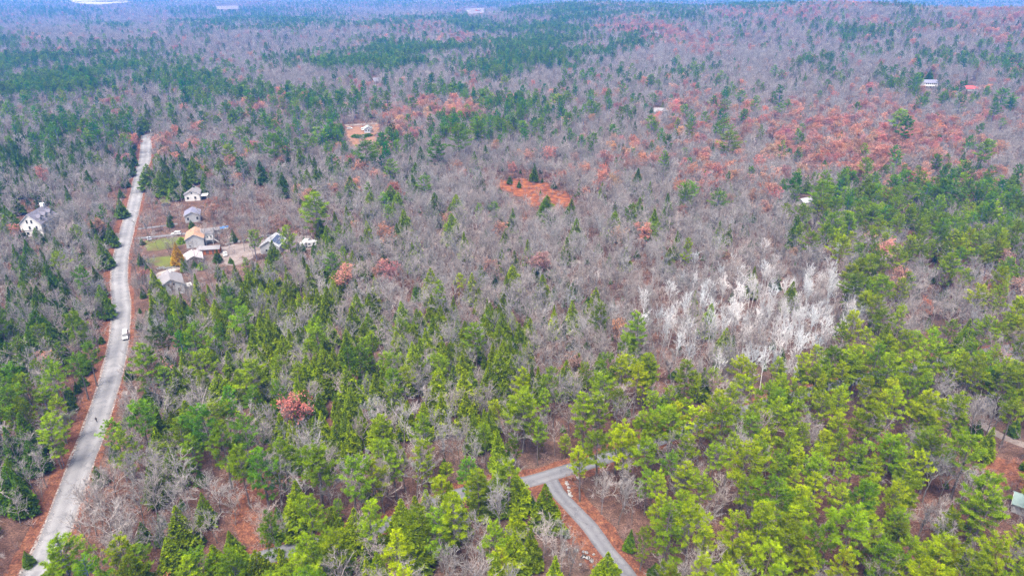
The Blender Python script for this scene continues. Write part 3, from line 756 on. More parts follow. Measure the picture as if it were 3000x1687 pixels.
# the canopy that closes over the side road
for i in range(0, len(side_l)):
    q = side_l[i]
    uq, vq = (float(t) for t in project(q.x, q.y, 0))
    if not (1770 < uq < 3000 or 700 < uq < 1530) or abs(uq - 2085) < 45 or abs(uq - 2752) < 60 or abs(uq - 1118) < 22 or random.random() < (.35 if uq > 1700 else .12): continue
    back = Vector((q.x, q.y)).normalized()
    w_ = Vector((q.x, q.y)) - back * random.uniform(8, 15) + Vector((random.uniform(-2, 2), 0))
    kind = 'pine' if uq > 1700 or random.random() < .4 else 'hemlock'
    H_ = random.uniform(16, 20) if kind == 'pine' else random.uniform(11, 15)
    if len(ex_xy) and min((w_ - Vector(t)).length for t in ex_xy) < 2.7: continue
    if min((w_ - t).length for t in ROADPTS) < 4.2: continue
    trees[kind].append((w_.x, w_.y, 0.0, H_, random.uniform(0, 6.28), random.randrange(len(SPEC[kind][1])), random.uniform(.95, 1.15), 0))
    ex_xy.append((w_.x, w_.y))
ex_xy = np.array(ex_xy)

def in_poly(u, v, poly):
    inside = np.zeros(np.shape(u), bool)
    n = len(poly)
    for i in range(n):
        x1, y1 = poly[i]; x2, y2 = poly[(i + 1) % n]
        cnd = ((y1 > v) != (y2 > v)) & (u < (x2 - x1) * (v - y1) / ((y2 - y1) if y2 != y1 else 1e-9) + x1)
        inside ^= cnd
    return inside

def line_dist(x, y, line):
    L = np.array([(p.x, p.y) for p in line])[::2]
    out = np.full(x.shape, 1e9)
    for s in range(0, len(x), 4000):
        d = (x[s:s + 4000, None] - L[None, :, 0]) ** 2 + (y[s:s + 4000, None] - L[None, :, 1]) ** 2
        out[s:s + 4000] = np.sqrt(d.min(1))
    return out

MAIN_L = [(411, 400), (411, 466), (404, 501), (384, 543), (365, 630), (351, 676), (338, 731), (330, 777), (329, 824), (332, 870), (333, 909), (328, 968), (316, 1026), (299, 1120), (268, 1205), (213, 1344), (163, 1484), (113, 1601), (83, 1687)]
MAIN_R = [(130, 1660), (190, 1560), (215, 1480), (240, 1400), (262, 1340), (285, 1282), (322, 1185), (342, 1127), (358, 1075), (368, 1026), (375, 968), (377, 909), (376, 870), (369, 824), (368, 777), (376, 742), (386, 707), (396, 649), (408, 600), (418, 545), (425, 500), (438, 466), (443, 404)]
# what the photograph shows free of trees in front of it
CLEAR = [MAIN_L + MAIN_R,
         [(415, 690), (545, 675), (620, 662), (632, 700), (600, 715), (640, 716), (632, 745), (590, 760), (520, 770), (430, 778), (422, 720)],
         [(458, 800), (512, 780), (540, 838), (520, 850), (458, 848)],
         [(544, 545), (598, 560), (596, 588), (544, 582)], [(540, 606), (600, 608), (596, 646), (540, 640)],
         [(56, 640), (118, 600), (148, 612), (122, 668), (70, 682)],
         [(640, 720), (760, 705), (780, 690), (822, 690), (810, 728), (700, 752), (648, 762)], [(885, 705), (930, 705), (930, 730), (885, 730)],
         [(1010, 364), (1105, 358), (1110, 395), (1088, 415), (1040, 425), (1012, 395)],
         [(1450, 536), (1520, 527), (1600, 545), (1665, 580), (1670, 602), (1600, 600), (1520, 566)],
         [(2705, 228), (2742, 228), (2742, 252), (2705, 252)], [(2824, 249), (2853, 249), (2853, 263), (2824, 263)],
         [(2342, 575), (2372, 575), (2372, 598), (2342, 598)],
         [(1540, 1395), (1605, 1378), (1700, 1342), (1720, 1352), (1668, 1395), (1672, 1440), (1740, 1520), (1800, 1600), (1848, 1687), (1800, 1687), (1690, 1530), (1640, 1470), (1560, 1440)],
         [(1680, 1410), (1720, 1470), (1790, 1560), (1860, 1660), (1840, 1660), (1760, 1560), (1680, 1470)],
         [(1108, 1530), (1130, 1530), (1130, 1552), (1108, 1552)], [(2740, 1048), (2775, 1048), (2775, 1060), (2740, 1060)],
         [(715, 1440), (750, 1430), (755, 1480), (720, 1490)], [(2880, 1335), (2990, 1350), (2990, 1420), (2900, 1400)],
         [(185, -10), (372, -10), (372, 8), (300, 15), (215, 8)], [(632, 19), (698, 18), (698, 27), (635, 27)], [(1365, 27), (1416, 25), (1418, 39), (1372, 41)],
         [(1905, 93), (1930, 90), (1930, 95), (1908, 97)], [(1088, 226), (1104, 226), (1104, 240), (1088, 240)], [(1918, 316), (1938, 316), (1938, 324), (1918, 324)],
         [(330, 575), (360, 575), (372, 634), (350, 634)], [(300, 712), (318, 712), (328, 774), (312, 774)], [(475, 38), (487, 38), (487, 64), (475, 64)]]

def scatter(sp, r0, r1, grow_=1.0):
    xs = np.arange(-r1 * .86, r1 * .86, sp); ys = np.arange(0, r1, sp)
    X, Y = np.meshgrid(xs, ys)
    X = X.ravel() + rng.uniform(-.48, .48, X.size) * sp; Y = Y.ravel() + rng.uniform(-.48, .48, Y.size) * sp
    r = np.hypot(X, Y)
    k = (r >= r0) & (r < r1) & (np.abs(np.arctan2(X, Y)) < R(52))
    X, Y = X[k], Y[k]; Z = terrain(X, Y)
    u, v = project(X, Y, Z + 8)
    k = (u > -330) & (u < 3330) & (v > -60) & (v < 2050)
    X, Y, Z, u, v = X[k], Y[k], Z[k], u[k], v[k]
    n = len(X)
    # stands
    ju = np.clip(u + rng.normal(0, 34, n), 0, 2999); jv = np.clip(v + rng.normal(0, 1, n) * np.clip(v * .05, 3, 34), 0, 1686)
    ci = (ju / 100).astype(int)
    ri = np.searchsorted([q[0] for q in ROWS], jv, 'right') - 1
    code = np.array([list(q[2]) for q in ROWS])[ri, ci]
    probs = np.array([MIXT[c_] for c_ in code])
    near = jv > 330
    cut = np.where(near, np.where(code == 'P', np.where(jv > 1000, .66, .6), np.where(code == 'H', np.where(jv < 520, .9, .66), .5)), np.where(jv < 270, .55, .8))
    fld = np.sin(X * .017 + 2.1 * np.sin(Y * .0083 + .4)) * np.sin(Y * .0125 + 1.9 * np.sin(X * .0091 + 1.2)) + .45 * np.sin(X * .043 + 1.5 * np.sin(Y * .021)) * np.sin(Y * .037 + 2.0)
    stand = np.where(fld > .12, 1.75, .38)           # conifers stand in irregular belts further off
    cut = cut * np.where(near, 1.0, stand)
    p2, p3 = np.minimum(probs[:, 2] * cut, .12 + .6 * near), np.minimum(probs[:, 3] * cut, .84)
    c1 = 1 - p2 - p3 - probs[:, 4] - probs[:, 5]
    cum = np.cumsum(np.stack([c1, p2, p3, probs[:, 4], probs[:, 5]], 1), 1)
    kind = (rng.random(n)[:, None] > cum).sum(1).clip(0, 4)
    keep = rng.random(n) < probs[:, 0]
    keep &= ~((kind == 0) & (rng.random(n) < np.where(np.hypot(X, Y) < 520, np.where(code == 'H', .5, .22), .10)))
    # pine stands are less crowded
    keep &= ~((code == 'P') & (kind != 2) & (rng.random(n) < .35))
    Hn = np.array([11.0, 12.2, 17.5, 11.5, 10.8])[kind] * rng.uniform(.70, 1.2, n) * grow_
    # roads, yards and open ground
    for ln, w in ((main_l, 5.2), (side_l, 3.3), (fork_l, 3.6), (trail_l, 3.0), (drive_l, 3.5)):
        if r0 < 640: keep &= line_dist(X, Y, ln) > w
    rad = np.array([2.2, 2.4, 2.6, 2.6, 2.2])[kind]
    for ci_, poly in enumerate(CLEAR):
        bad = np.zeros(n, bool)
        for f in (0, .3, .55, .8, 1.0):
            for s in (-1, 0, 1):
                uu, vv = project(X + s * rad * (0.7 if f > .3 else .1), Y, Z + Hn * f)
                bad |= in_poly(uu, vv, poly)
        if 1 <= ci_ <= 9: bad &= (rng.random(n) < np.where(kind == 0, (.72, .64, .70, .84, .84, .95, .66, .7, .7, .9)[ci_], 1.0))
        keep &= ~bad
    if r0 < 900:
        d = np.full(n, 1e9)
        for s in range(0, n, 3000):
            d[s:s + 3000] = np.sqrt(((X[s:s + 3000, None] - ex_xy[None, :, 0]) ** 2 + (Y[s:s + 3000, None] - ex_xy[None, :, 1]) ** 2).min(1))
        keep &= d > np.where((kind == 1) | (kind == 2), 4.0, 1.9)
    for i in np.nonzero(keep)[0]:
        kn = KINDS[kind[i]]
        trees[kn].append((X[i], Y[i], Z[i], Hn[i], rng.uniform(0, 6.28), int(rng.integers(len(SPEC[kn][1]))), rng.uniform(.8, 1.15) * (.8 if kn == 'birch' else 1), 0))

scatter(4.3, 90, 520)
scatter(5.6, 520, 1250, 1.02)
scatter(8.2, 1250, 2700, 1.12)
scatter(17.0, 2700, 5200, 1.35)

def brush(sp, r0, r1):
    xs = np.arange(-r1 * .86, r1 * .86, sp); ys = np.arange(0, r1, sp)
    X, Y = np.meshgrid(xs, ys)
    X = X.ravel() + rng.uniform(-.5, .5, X.size) * sp; Y = Y.ravel() + rng.uniform(-.5, .5, Y.size) * sp
    r = np.hypot(X, Y); u, v = project(X, Y, 0 * X + 1)
    k = (r >= r0) & (r < r1) & (u > -250) & (u < 3250) & (v < 1950) & (rng.random(len(X)) < .6)
    X, Y, u, v = X[k], Y[k], u[k], v[k]
    keep = np.ones(len(X), bool)
    for ln, w in ((main_l, 5.5), (side_l, 4.0), (fork_l, 3.4), (trail_l, 2.4), (drive_l, 2.6)): keep &= line_dist(X, Y, ln) > w
    for poly in CLEAR[1:9] + CLEAR[10:13]: keep &= ~in_poly(u, v, poly)
    Z = terrain(X, Y)
    cc = np.array([list(q[2]) for q in ROWS])[np.searchsorted([q[0] for q in ROWS], np.clip(v, 0, 1686), 'right') - 1, np.clip(u / 100, 0, 29).astype(int)]
    pe = np.array([{'d': .55, 'm': .4, 'H': .4, '.': .12, 'p': .12, 'P': .08}.get(q, .06) for q in cc])
    for i in np.nonzero(keep)[0]:
        if rng.random() < pe[i]:
            trees['hemlock'].append((X[i], Y[i], Z[i], rng.uniform(2.2, 6.5), rng.uniform(0, 6.28), int(rng.integers(6)), rng.uniform(1.0, 1.5), 0))
        else:
            trees['shrub'].append((X[i], Y[i], Z[i], rng.uniform(1.2, 3.6), rng.uniform(0, 6.28), int(rng.integers(4)), rng.uniform(.9, 1.4), 0))
brush(3.7, 95, 520)

# ------------------------------------------------------------------ tree tints, individuals and masses
def tints(kind, H, u, v, g):
    n = len(H); j = g.normal(0, 1, (n, 3))
    def blend(w, A_, B_): return np.array(A_)[None] * (1 - w[:, None]) + np.array(B_)[None] * w[:, None]
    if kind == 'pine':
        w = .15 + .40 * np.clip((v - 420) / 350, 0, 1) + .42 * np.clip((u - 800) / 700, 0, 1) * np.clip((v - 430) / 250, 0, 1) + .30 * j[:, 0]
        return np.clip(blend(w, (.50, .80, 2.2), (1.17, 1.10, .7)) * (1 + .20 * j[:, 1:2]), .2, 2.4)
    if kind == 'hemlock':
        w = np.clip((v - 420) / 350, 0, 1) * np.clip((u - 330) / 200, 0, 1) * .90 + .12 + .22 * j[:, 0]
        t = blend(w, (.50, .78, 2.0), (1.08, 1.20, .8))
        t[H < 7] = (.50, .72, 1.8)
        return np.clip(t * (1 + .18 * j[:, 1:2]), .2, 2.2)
    if kind == 'oak':
        return np.clip((1 + .16 * j[:, :1]) * (1 + .1 * np.stack([j[:, 1], j[:, 2], -j[:, 1]], 1)), .4, 1.6)
    w = .10 * j[:, :1]
    return np.clip(np.concatenate([1 + w * .4, 1 + 0 * w, 1 - w * .2], 1) * (1 + .18 * j[:, 1:2]), .5, 1.5)

LAND = [(60, 1000, 'left of the long road'), (60, 1420, 'left of the road near the bottom'), (110, 660, 'near the white dormered house'), (440, 1030, 'right of the long road'),
        (520, 770, 'near the roadside houses'), (360, 1480, 'right of the road near the bottom'), (800, 960, 'in the left-centre hemlock grove'), (740, 1560, 'in the lower left woods'),
        (1180, 1450, 'left of the road fork'), (1250, 1080, 'in the central mixed woods'), (1570, 1290, 'just behind the road fork'), (1740, 1580, 'beside the narrow fork road'),
        (1450, 760, 'in the central bare woods'), (2150, 900, 'by the white birch grove'), (2150, 1250, 'in the large right-hand pine stand'), (2450, 1520, 'in the lower right pine stand'),
        (2700, 700, 'in the upper right pine stand'), (2880, 1330, 'near the leafy right-hand clearing'), (1560, 560, 'near the orange clearing'), (1075, 400, 'near the cabin clearing'),
        (2350, 330, 'on the rusty right hillside'), (1700, 250, 'on the far central slope'), (750, 420, 'behind the roadside houses'), (150, 430, 'left of the far road end'), (2150, 560, 'above the white birch grove'), (500, 130, 'in the far left woods')]
FORM = {'pine': ['full', 'slim', 'broad', 'deep-crowned', 'sprawling', 'narrow', 'high-crowned', 'ragged'], 'hemlock': ['pointed', 'slim', 'broad', 'narrow', 'tapering', 'blunt'],
        'bare': ['even', 'spreading', 'upright', 'high-forked', 'low-forked', 'slender', 'wide', 'spindly'], 'oak': ['round', 'broad', 'full', 'loose', 'wide'], 'birch': ['upright', 'spreading', 'slim', 'wide'], 'shrub': ['low', 'low', 'low', 'low']}
NAMES = {'pine': ('white_pine', 'pine'), 'hemlock': ('hemlock_tree', 'hemlock'), 'bare': ('bare_tree', 'bare grey tree'), 'oak': ('rust_leaved_oak', 'rust-leaved oak'), 'birch': ('white_birch', 'white-barked birch'), 'shrub': ('bare_shrub', 'reddish bare shrub')}
CATS = {'pine': 'pine tree', 'hemlock': 'hemlock tree', 'bare': 'bare tree', 'oak': 'oak tree', 'birch': 'birch tree', 'shrub': 'shrub'}
GROUPS = {'pine': 'pines of the forest', 'hemlock': 'hemlocks of the forest', 'bare': 'bare trees of the forest', 'oak': 'oaks holding rust leaves', 'birch': 'birches of the white grove', 'shrub': 'bare shrubs of the forest floor'}
MASSN = {'pine': ('distant_pine_woods', 'distant green pine woods'), 'hemlock': ('hemlock_undergrowth', 'mass of smaller and distant dark green hemlocks'), 'bare': ('distant_bare_woods', 'distant grey and purple bare woods'),
         'oak': ('distant_oak_woods', 'distant rust-leaved oaks on the hillside'), 'birch': ('distant_birch_woods', 'further white birches'), 'shrub': ('bare_brush', 'reddish bare brush on the forest floor')}
ORD = 'first second third fourth fifth sixth seventh eighth ninth tenth eleventh twelfth thirteenth fourteenth fifteenth sixteenth seventeenth eighteenth nineteenth twentieth'.split()
ORD += ['twenty-' + q for q in ORD[:9]] + ['thirtieth'] + ['thirty-' + q for q in ORD[:9]] + ['fortieth'] + ['forty-' + q for q in ORD[:9]]
n_ind = {}
MAXI = {'pine': 300, 'hemlock': 300, 'bare': 300, 'oak': 200, 'birch': 300, 'shrub': 0}

def mass_object(kind, rows, tints, protos):
    name, label = MASSN[kind]
    Hk = SPEC[kind][0]
    me = bpy.data.meshes.new(name)
    A = np.array([r[:7] for r in rows], float)
    me.vertices.add(len(A)); me.vertices.foreach_set('co', np.ascontiguousarray(A[:, :3], np.float32).ravel())
    def attr(nm, tp, key, val):
        a = me.attributes.new(nm, tp, 'POINT'); a.data.foreach_set(key, np.ascontiguousarray(val).ravel())
    rot = np.zeros((len(A), 3), np.float32); rot[:, 2] = A[:, 4]; rot[:, 0] = rng.normal(0, .03, len(A)); rot[:, 1] = rng.normal(0, .03, len(A))
    s = A[:, 3] / Hk
    attr('rot', 'FLOAT_VECTOR', 'vector', rot)
    attr('scl', 'FLOAT_VECTOR', 'vector', np.stack([s * A[:, 6], s * A[:, 6], s], 1).astype(np.float32))
    attr('var', 'INT', 'value', A[:, 5].astype(np.int32))
    attr('tint', 'FLOAT_COLOR', 'color', np.concatenate([tints, np.ones((len(A), 1))], 1).astype(np.float32))
    me.materials.append(protos[0][1].data.materials[0])
    o = link(bpy.data.objects.new(name, me))
    tag(o, label, CATS[kind].replace('tree', 'woods') if 'tree' in CATS[kind] else 'brush', kind='stuff')
    ng = bpy.data.node_groups.new(name, 'GeometryNodeTree')
    ng.interface.new_socket('Geometry', in_out='INPUT', socket_type='NodeSocketGeometry')
    ng.interface.new_socket('Geometry', in_out='OUTPUT', socket_type='NodeSocketGeometry')
    nn = ng.nodes; L = ng.links.new
    gi, go = nn.new('NodeGroupInput'), nn.new('NodeGroupOutput')
    ip = nn.new('GeometryNodeInstanceOnPoints')
    ip.inputs['Pick Instance'].default_value = True
    jn = nn.new('GeometryNodeJoinGeometry')
    for pr in protos:
        j2 = nn.new('GeometryNodeJoinGeometry')
        for ob in pr:
            oi = nn.new('GeometryNodeObjectInfo'); oi.transform_space = 'ORIGINAL'
            oi.inputs['Object'].default_value = ob
            L(oi.outputs['Geometry'], j2.inputs[0])
        g2 = nn.new('GeometryNodeGeometryToInstance')
        L(j2.outputs[0], g2.inputs[0]); L(g2.outputs[0], jn.inputs[0])
    L(gi.outputs[0], ip.inputs['Points']); L(jn.outputs[0], ip.inputs['Instance'])
    for nm, dt, sk in (('rot', 'FLOAT_VECTOR', 'Rotation'), ('scl', 'FLOAT_VECTOR', 'Scale'), ('var', 'INT', 'Instance Index')):
        na = nn.new('GeometryNodeInputNamedAttribute'); na.data_type = dt; na.inputs['Name'].default_value = nm
        L(na.outputs['Attribute'], ip.inputs[sk])
    L(ip.outputs[0], go.inputs[0])
    md = o.modifiers.new('woods', 'NODES'); md.node_group = ng
    return o

def plant(kind):
    rows = trees[kind]
    A = np.array([r[:7] for r in rows], float)
    ex = np.array([r[7] for r in rows])
    ut, vt = project(A[:, 0], A[:, 1], A[:, 2] + A[:, 3]); ub, vb = project(A[:, 0], A[:, 1], A[:, 2] + A[:, 3] * .45)
    dist = np.sqrt(A[:, 0] ** 2 + A[:, 1] ** 2 + (A[:, 2] - CAMZ) ** 2)
    size = A[:, 3] / dist * (1 + .35 * ex)
    inf = (ub > 10) & (ub < 2990) & (vb > 5) & (vb < 1680) & (vt < 1670)
    order = np.argsort(-np.where(inf, size, 0))
    cap = min(MAXI[kind], int(inf.sum()))
    first = list(order[:cap])
    nv = len(SPEC[kind][1])
    g = np.random.default_rng(len(rows))
    tint = tints(kind, A[:, 3], ut, vt, g)
    base, noun = NAMES[kind]
    protos = {}; classes = {}
    med = np.median(A[first, 3]) if first else 1
    for i in first:
        x, y, z, H_, yaw, var, wf = A[i]; var = int(var)
        s = H_ / SPEC[kind][0]
        o = empty(base, (x, y, z), yaw)
        o.scale = (s * wf, s * wf, s)
        o.rotation_euler = (g.normal(0, .03), g.normal(0, .03), yaw)
        tm, cm = SPEC[kind][1][var]
        t_ = link(bpy.data.objects.new('trunk', tm), o); c_ = link(bpy.data.objects.new('crown', cm), o)
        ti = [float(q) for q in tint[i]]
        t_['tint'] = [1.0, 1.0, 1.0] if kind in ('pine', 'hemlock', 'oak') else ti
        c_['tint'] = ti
        protos.setdefault(var, (t_, c_))
        u_, v_ = float(ub[i]), float((vt[i] + vb[i]) / 2)
        where = min(LAND, key=lambda q: (q[0] - u_) ** 2 + (q[1] - v_) ** 2)[2]
        size_w = 'tall' if H_ > med * 1.12 else 'small' if H_ < med * .88 else 'mid-sized'
        tone = ''
        if kind in ('pine', 'hemlock'):
            q = ti[0] / ti[2]
            tone = 'yellow-green ' if q > 1.15 else 'deep green ' if q > .55 else 'blue-green '
        look = f"{size_w} {FORM[kind][var]} {tone}{noun}"
        classes.setdefault((look, where), []).append((u_, o))
    for (look, where), mem in classes.items():
        mem.sort(key=lambda q: q[0])
        for i, (_, o) in enumerate(mem):
            lab = f"{look} {where}" if len(mem) == 1 else f"{look} {where}, {ORD[i]} such from left"
            tag(o, lab, CATS[kind], GROUPS[kind])
    sel = np.zeros(len(rows), bool); sel[first] = True
    rest = np.nonzero(~sel)[0]
    if len(rest):
        if kind == 'shrub' or len(protos) < nv:
            for v_ in range(nv):
                if v_ in protos: continue
                # one plain individual of a shape not yet standing anywhere
                i = next(k_ for k_ in rest if int(A[k_, 5]) == v_ and inf[k_])
                x, y, z, H_, yaw, var, wf = A[i]; s = H_ / SPEC[kind][0]
                o = empty(base, (x, y, z), yaw); o.scale = (s * wf, s * wf, s)
                tm, cm = SPEC[kind][1][v_]
                t_ = link(bpy.data.objects.new('trunk', tm), o); c_ = link(bpy.data.objects.new('crown', cm), o)
                for q in (t_, c_): q['tint'] = [1.0, 1.0, 1.0]
                protos[v_] = (t_, c_)
                tag(o, f"small {noun} {min(LAND, key=lambda q: (q[0] - ub[i]) ** 2 + (q[1] - vb[i]) ** 2)[2]}, {ORD[v_]} of few", CATS[kind], GROUPS[kind])
                rest = rest[rest != i]
        # join order in the node group is the order of linking
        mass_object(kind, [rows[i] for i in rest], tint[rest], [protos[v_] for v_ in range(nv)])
    n_ind[kind] = (len(first), len(rest))
for k_ in ('pine', 'hemlock', 'bare', 'oak', 'birch', 'shrub'): plant(k_)
print('TREES', n_ind)

# ------------------------------------------------------------------ buildings
def window(root, face, a, z, w, h, W, L, frame=trim_white):
    m = MB(); p = MB()
    e = .09
    if face in 'nf':
        y = -L / 2 if face == 'n' else L / 2; s = -1 if face == 'n' else 1
        y0, y1 = sorted((y - s * .02, y + s * e)); q0, q1 = sorted((y + s * (e - .02), y + s * (e + .02)))
        m.box(a - w / 2 - .1, a + w / 2 + .1, y0, y1, z - .1, z + h + .1)
        p.box(a - w / 2, a + w / 2, q0, q1, z, z + h)
    else:
        x = -W / 2 if face == 'l' else W / 2; s = -1 if face == 'l' else 1
        y0, y1 = sorted((x - s * .02, x + s * e)); q0, q1 = sorted((x + s * (e - .02), x + s * (e + .02)))
        m.box(y0, y1, a - w / 2 - .1, a + w / 2 + .1, z - .1, z + h + .1)
        p.box(q0, q1, a - w / 2, a + w / 2, z, z + h)
    o = m.build('window', frame, root)
    p.build('pane', glass_dark, o)

def gable(root, W, L, ez, rz, wall, roof, x0=0, y0=0, turn=False, names=('wall', 'roof'), oh=.45, z0=0.0):
    """walls and pitched roof, ridge along y (along x when turned)"""
    ax = 'x' if turn else 'y'
    c, d = (y0, x0) if turn else (x0, y0)
    m = MB().prism([(c - W / 2, z0), (c + W / 2, z0), (c + W / 2, ez), (c, rz - .06), (c - W / 2, ez)], ax, d - L / 2, d + L / 2)
    wl = m.build(names[0], wall, root)
    sl = (rz - ez) / (W / 2); e = W / 2 + oh; ze = ez - oh * sl
    r = MB().prism([(c - e, ze), (c, rz), (c + e, ze), (c + e, ze + .24), (c, rz + .26), (c - e, ze + .24)], ax, d - L / 2 - oh, d + L / 2 + oh)
    rf = r.build(names[1], roof, root)
    fa = MB().prism([(c - e - .03, ze - .06), (c, rz - .06), (c + e + .03, ze - .06), (c + e + .03, ze + .12), (c, rz + .12), (c - e - .03, ze + .12)], ax, d - L / 2 - oh - .06, d - L / 2 - oh + .04)
    fa.build('fascia', trim_white, rf)
    return wl, rf

def house(name, label, near, far, rz, W, L, ez, wall, roof, wins=(), door=None, cat='house'):
    pn, pf = at(*near, rz), at(*far, rz)
    d = (pf - pn).xy.normalized()
    c = pn.xy + d * L / 2
    root = empty(name, (c.x, c.y, terr1(c.x, c.y)), math.atan2(-d.x, d.y))
    tag(root, label, cat)
    wl, rf = gable(root, W, L, ez, rz, wall, roof)
    for f, a, z, w, h in wins: window(root, f, a, z, w, h, W, L)
    if door:
        f, a = door; m = MB()
        if f in 'nf':
            y = -L / 2 if f == 'n' else L / 2; s = -1 if f == 'n' else 1
            m.box(a - .5, a + .5, *sorted((y - s * .02, y + s * .08)), 0.1, 2.15)
        else:
            x = -W / 2 if f == 'l' else W / 2; s = -1 if f == 'l' else 1
            m.box(*sorted((x - s * .02, x + s * .08)), a - .5, a + .5, 0.1, 2.15)
        m.build('door', dark_wood, root)
    return root, rf

def chimney(rf, x, y, z0, z1, w, mat):
    MB().box(x - w / 2, x + w / 2, y - w / 2, y + w / 2, z0, z1).build('chimney', mat, rf, .03)

def vent(rf, x, y, z, mat=metal_grey):
    MB().cyl((x, y, z - .5), (x, y, z + .7), .14, .14, 8).build('vent_pipe', mat, rf)

# white house with dormers
h1, r1 = house('white_house', 'white three-storey house with dormers and big chimney left of the road', (79, 629), (120, 607), 11.5, 10.5, 15.0, 6.6, white_siding, slate_roof,
               [('n', -1.2, 6.9, .9, 1.7), ('n', 1.0, 6.9, .9, 1.7), ('n', -.6, 3.8, .9, 1.6), ('n', 2.8, 3.8, .9, 1.6), ('n', -2.2, .8, 1.3, 1.5), ('n', .8, .8, 1.1, 1.5), ('r', -4, 3.6, 1, 1.5), ('r', 0, 3.6, 1, 1.5), ('r', 4, 3.6, 1, 1.5)], ('r', 2))
chimney(r1, -.2, 6.6, 9.0, 13.2, 1.7, white_siding)
MB().box(-4.2, 5.0, -7.62, -7.5, 2.95, 3.2).build('belt_trim', slate_roof, h1)
for yy in (-4.3, .2, 4.6):
    dm = MB().prism([(yy - 1.1, 7.0), (yy + 1.1, 7.0), (yy + 1.1, 9.2), (yy, 10.2), (yy - 1.1, 9.2)], 'x', 1.6, 4.2)
    do = dm.build('dormer', white_siding, h1)
    MB().prism([(yy - 1.4, 8.95), (yy, 10.24), (yy + 1.4, 8.95), (yy + 1.4, 9.12), (yy, 10.42), (yy - 1.4, 9.12)], 'x', 1.2, 4.5).build('dormer_roof', slate_roof, do)
    MB().box(4.18, 4.26, yy - .45, yy + .45, 7.5, 9.0).build('dormer_window', glass_dark, do)
# upper white house
h2, r2 = house('white_house', 'pale white house with deck, farthest up the yard side of the road', (559, 558), (566, 545), 6.4, 8.2, 9.5, 4.2, white_siding, grey_roof,
               [('n', -2.4, 1.2, 1.1, 1.4), ('n', 1.6, 1.2, 1.1, 1.4), ('n', 0, 4.2, .8, 1.0), ('r', -2, 1.4, 1.0, 1.2), ('r', 2, 1.4, 1.0, 1.2)], ('l', 0))
dk = MB(); dk.box(4.15, 8.2, -4.5, 1.0, 2.3, 2.5)
dko = dk.build('deck', deck_wood, h2)
for xx, y2 in ((8.0, -4.3), (8.0, .8), (4.4, -4.3)): MB().box(xx - .12, xx + .12, y2 - .12, y2 + .12, 0, 2.3).build('deck_post', deck_wood, dko)
for k in range(5): MB().box(4.2 + k * .95, 4.3 + k * .95, -4.5, -4.4, 2.5, 3.5).build('baluster', deck_wood, dko)
MB().box(4.15, 8.2, -4.52, -4.42, 3.45, 3.55).build('rail', deck_wood, dko)
# blue-roofed house
h3, r3 = house('blue_roofed_house', 'pale grey house under a blue-grey roof, behind the tan-roofed house', (560, 621), (563, 606), 5.8, 7.4, 8.6, 4.0, grey_siding, blue_roof,
               [('n', -2.2, 1.4, 1.0, 1.5), ('n', 2.4, 1.4, 1.0, 1.5), ('r', -1.5, 1.4, 1.0, 1.2), ('r', 2.5, 1.4, 1.0, 1.2)], ('r', .5))
vent(r3, -.9, 1, 5.6); vent(r3, 1.8, -2, 5.0)
st = MB()
for k in range(6): st.box(3.75 + k * .55, 4.3 + k * .55, -2, -.6, 0, 1.9 - k * .3)
st.build('steps', dark_wood, h3)
# tan-roofed house with a cross wing
h4, r4 = house('tan_roofed_house', 'grey-sided house with tan roof and white rear wing beside the lawn', (566, 687), (571, 665), 6.8, 8.0, 11.5, 4.6, grey_siding, tan_roof,
               [('n', -2.4, .8, .7, .8), ('l', -3, 1.6, 1.2, 1.3), ('l', 3, 1.6, 1.2, 1.3)], ('l', 0))
vent(r4, -1.6, 1.5, 6.0, dark_wood)
gable(h4, 6.0, 5.0, 4.8, 6.4, white_siding, grey_roof, 5.6, 2.6, True, ('wing_wall', 'wing_roof'))
for q in ((5.4, 2.2), (7.0, 2.2)):
    MB().box(q[0] - .4, q[0] + .4, -.50, -.36, q[1], q[1] + 1.3).build('wing_window', glass_dark, h4)
d4 = MB().box(4.6, 8.0, -3.6, -.45, 2.3, 2.5).build('deck', deck_wood, h4)
for xx in (4.8, 7.8):
    for y2 in (-3.4, -1.5): MB().box(xx - .12, xx + .12, y2 - .12, y2 + .12, 0, 2.3).build('deck_post', deck_wood, d4)
MB().box(4.6, 8.0, -3.62, -3.52, 2.5, 3.5).build('deck_skirt', deck_wood, d4)
MB().box(7.9, 8.02, -3.5, -.55, 2.5, 3.5).build('deck_skirt', deck_wood, d4)
for k in range(7): MB().box(8.0 + k * .38, 8.4 + k * .38, -2.4, -1.2, 2.0 - k * .3, 2.2 - k * .3).build('stair_tread', deck_wood, d4)
# pink-white garage
h5, r5 = house('garage', 'low garage with pale pinkish metal roof below the golden tree', (566, 750), (562, 728), 4.4, 7.2, 8.5, 2.7, dark_wood, pink_roof, [('n', 2.2, 1.1, 1.0, .8)], ('n', -1.5), 'garage')
vent(r5, -1.2, 1.0, 4.2)
# long shed
h6, r6 = house('long_shed', 'long red-brown shed with grey roof at the gravel lot', (580, 723), (627, 720), 3.4, 4.6, 9.6, 2.6, brown_board, grey_roof, [], ('r', 2), 'shed')
for yy in (-3, -.5): MB().box(2.28, 2.36, yy - .7, yy + .7, .3, 2.2).build('shed_door', dark_wood, h6)
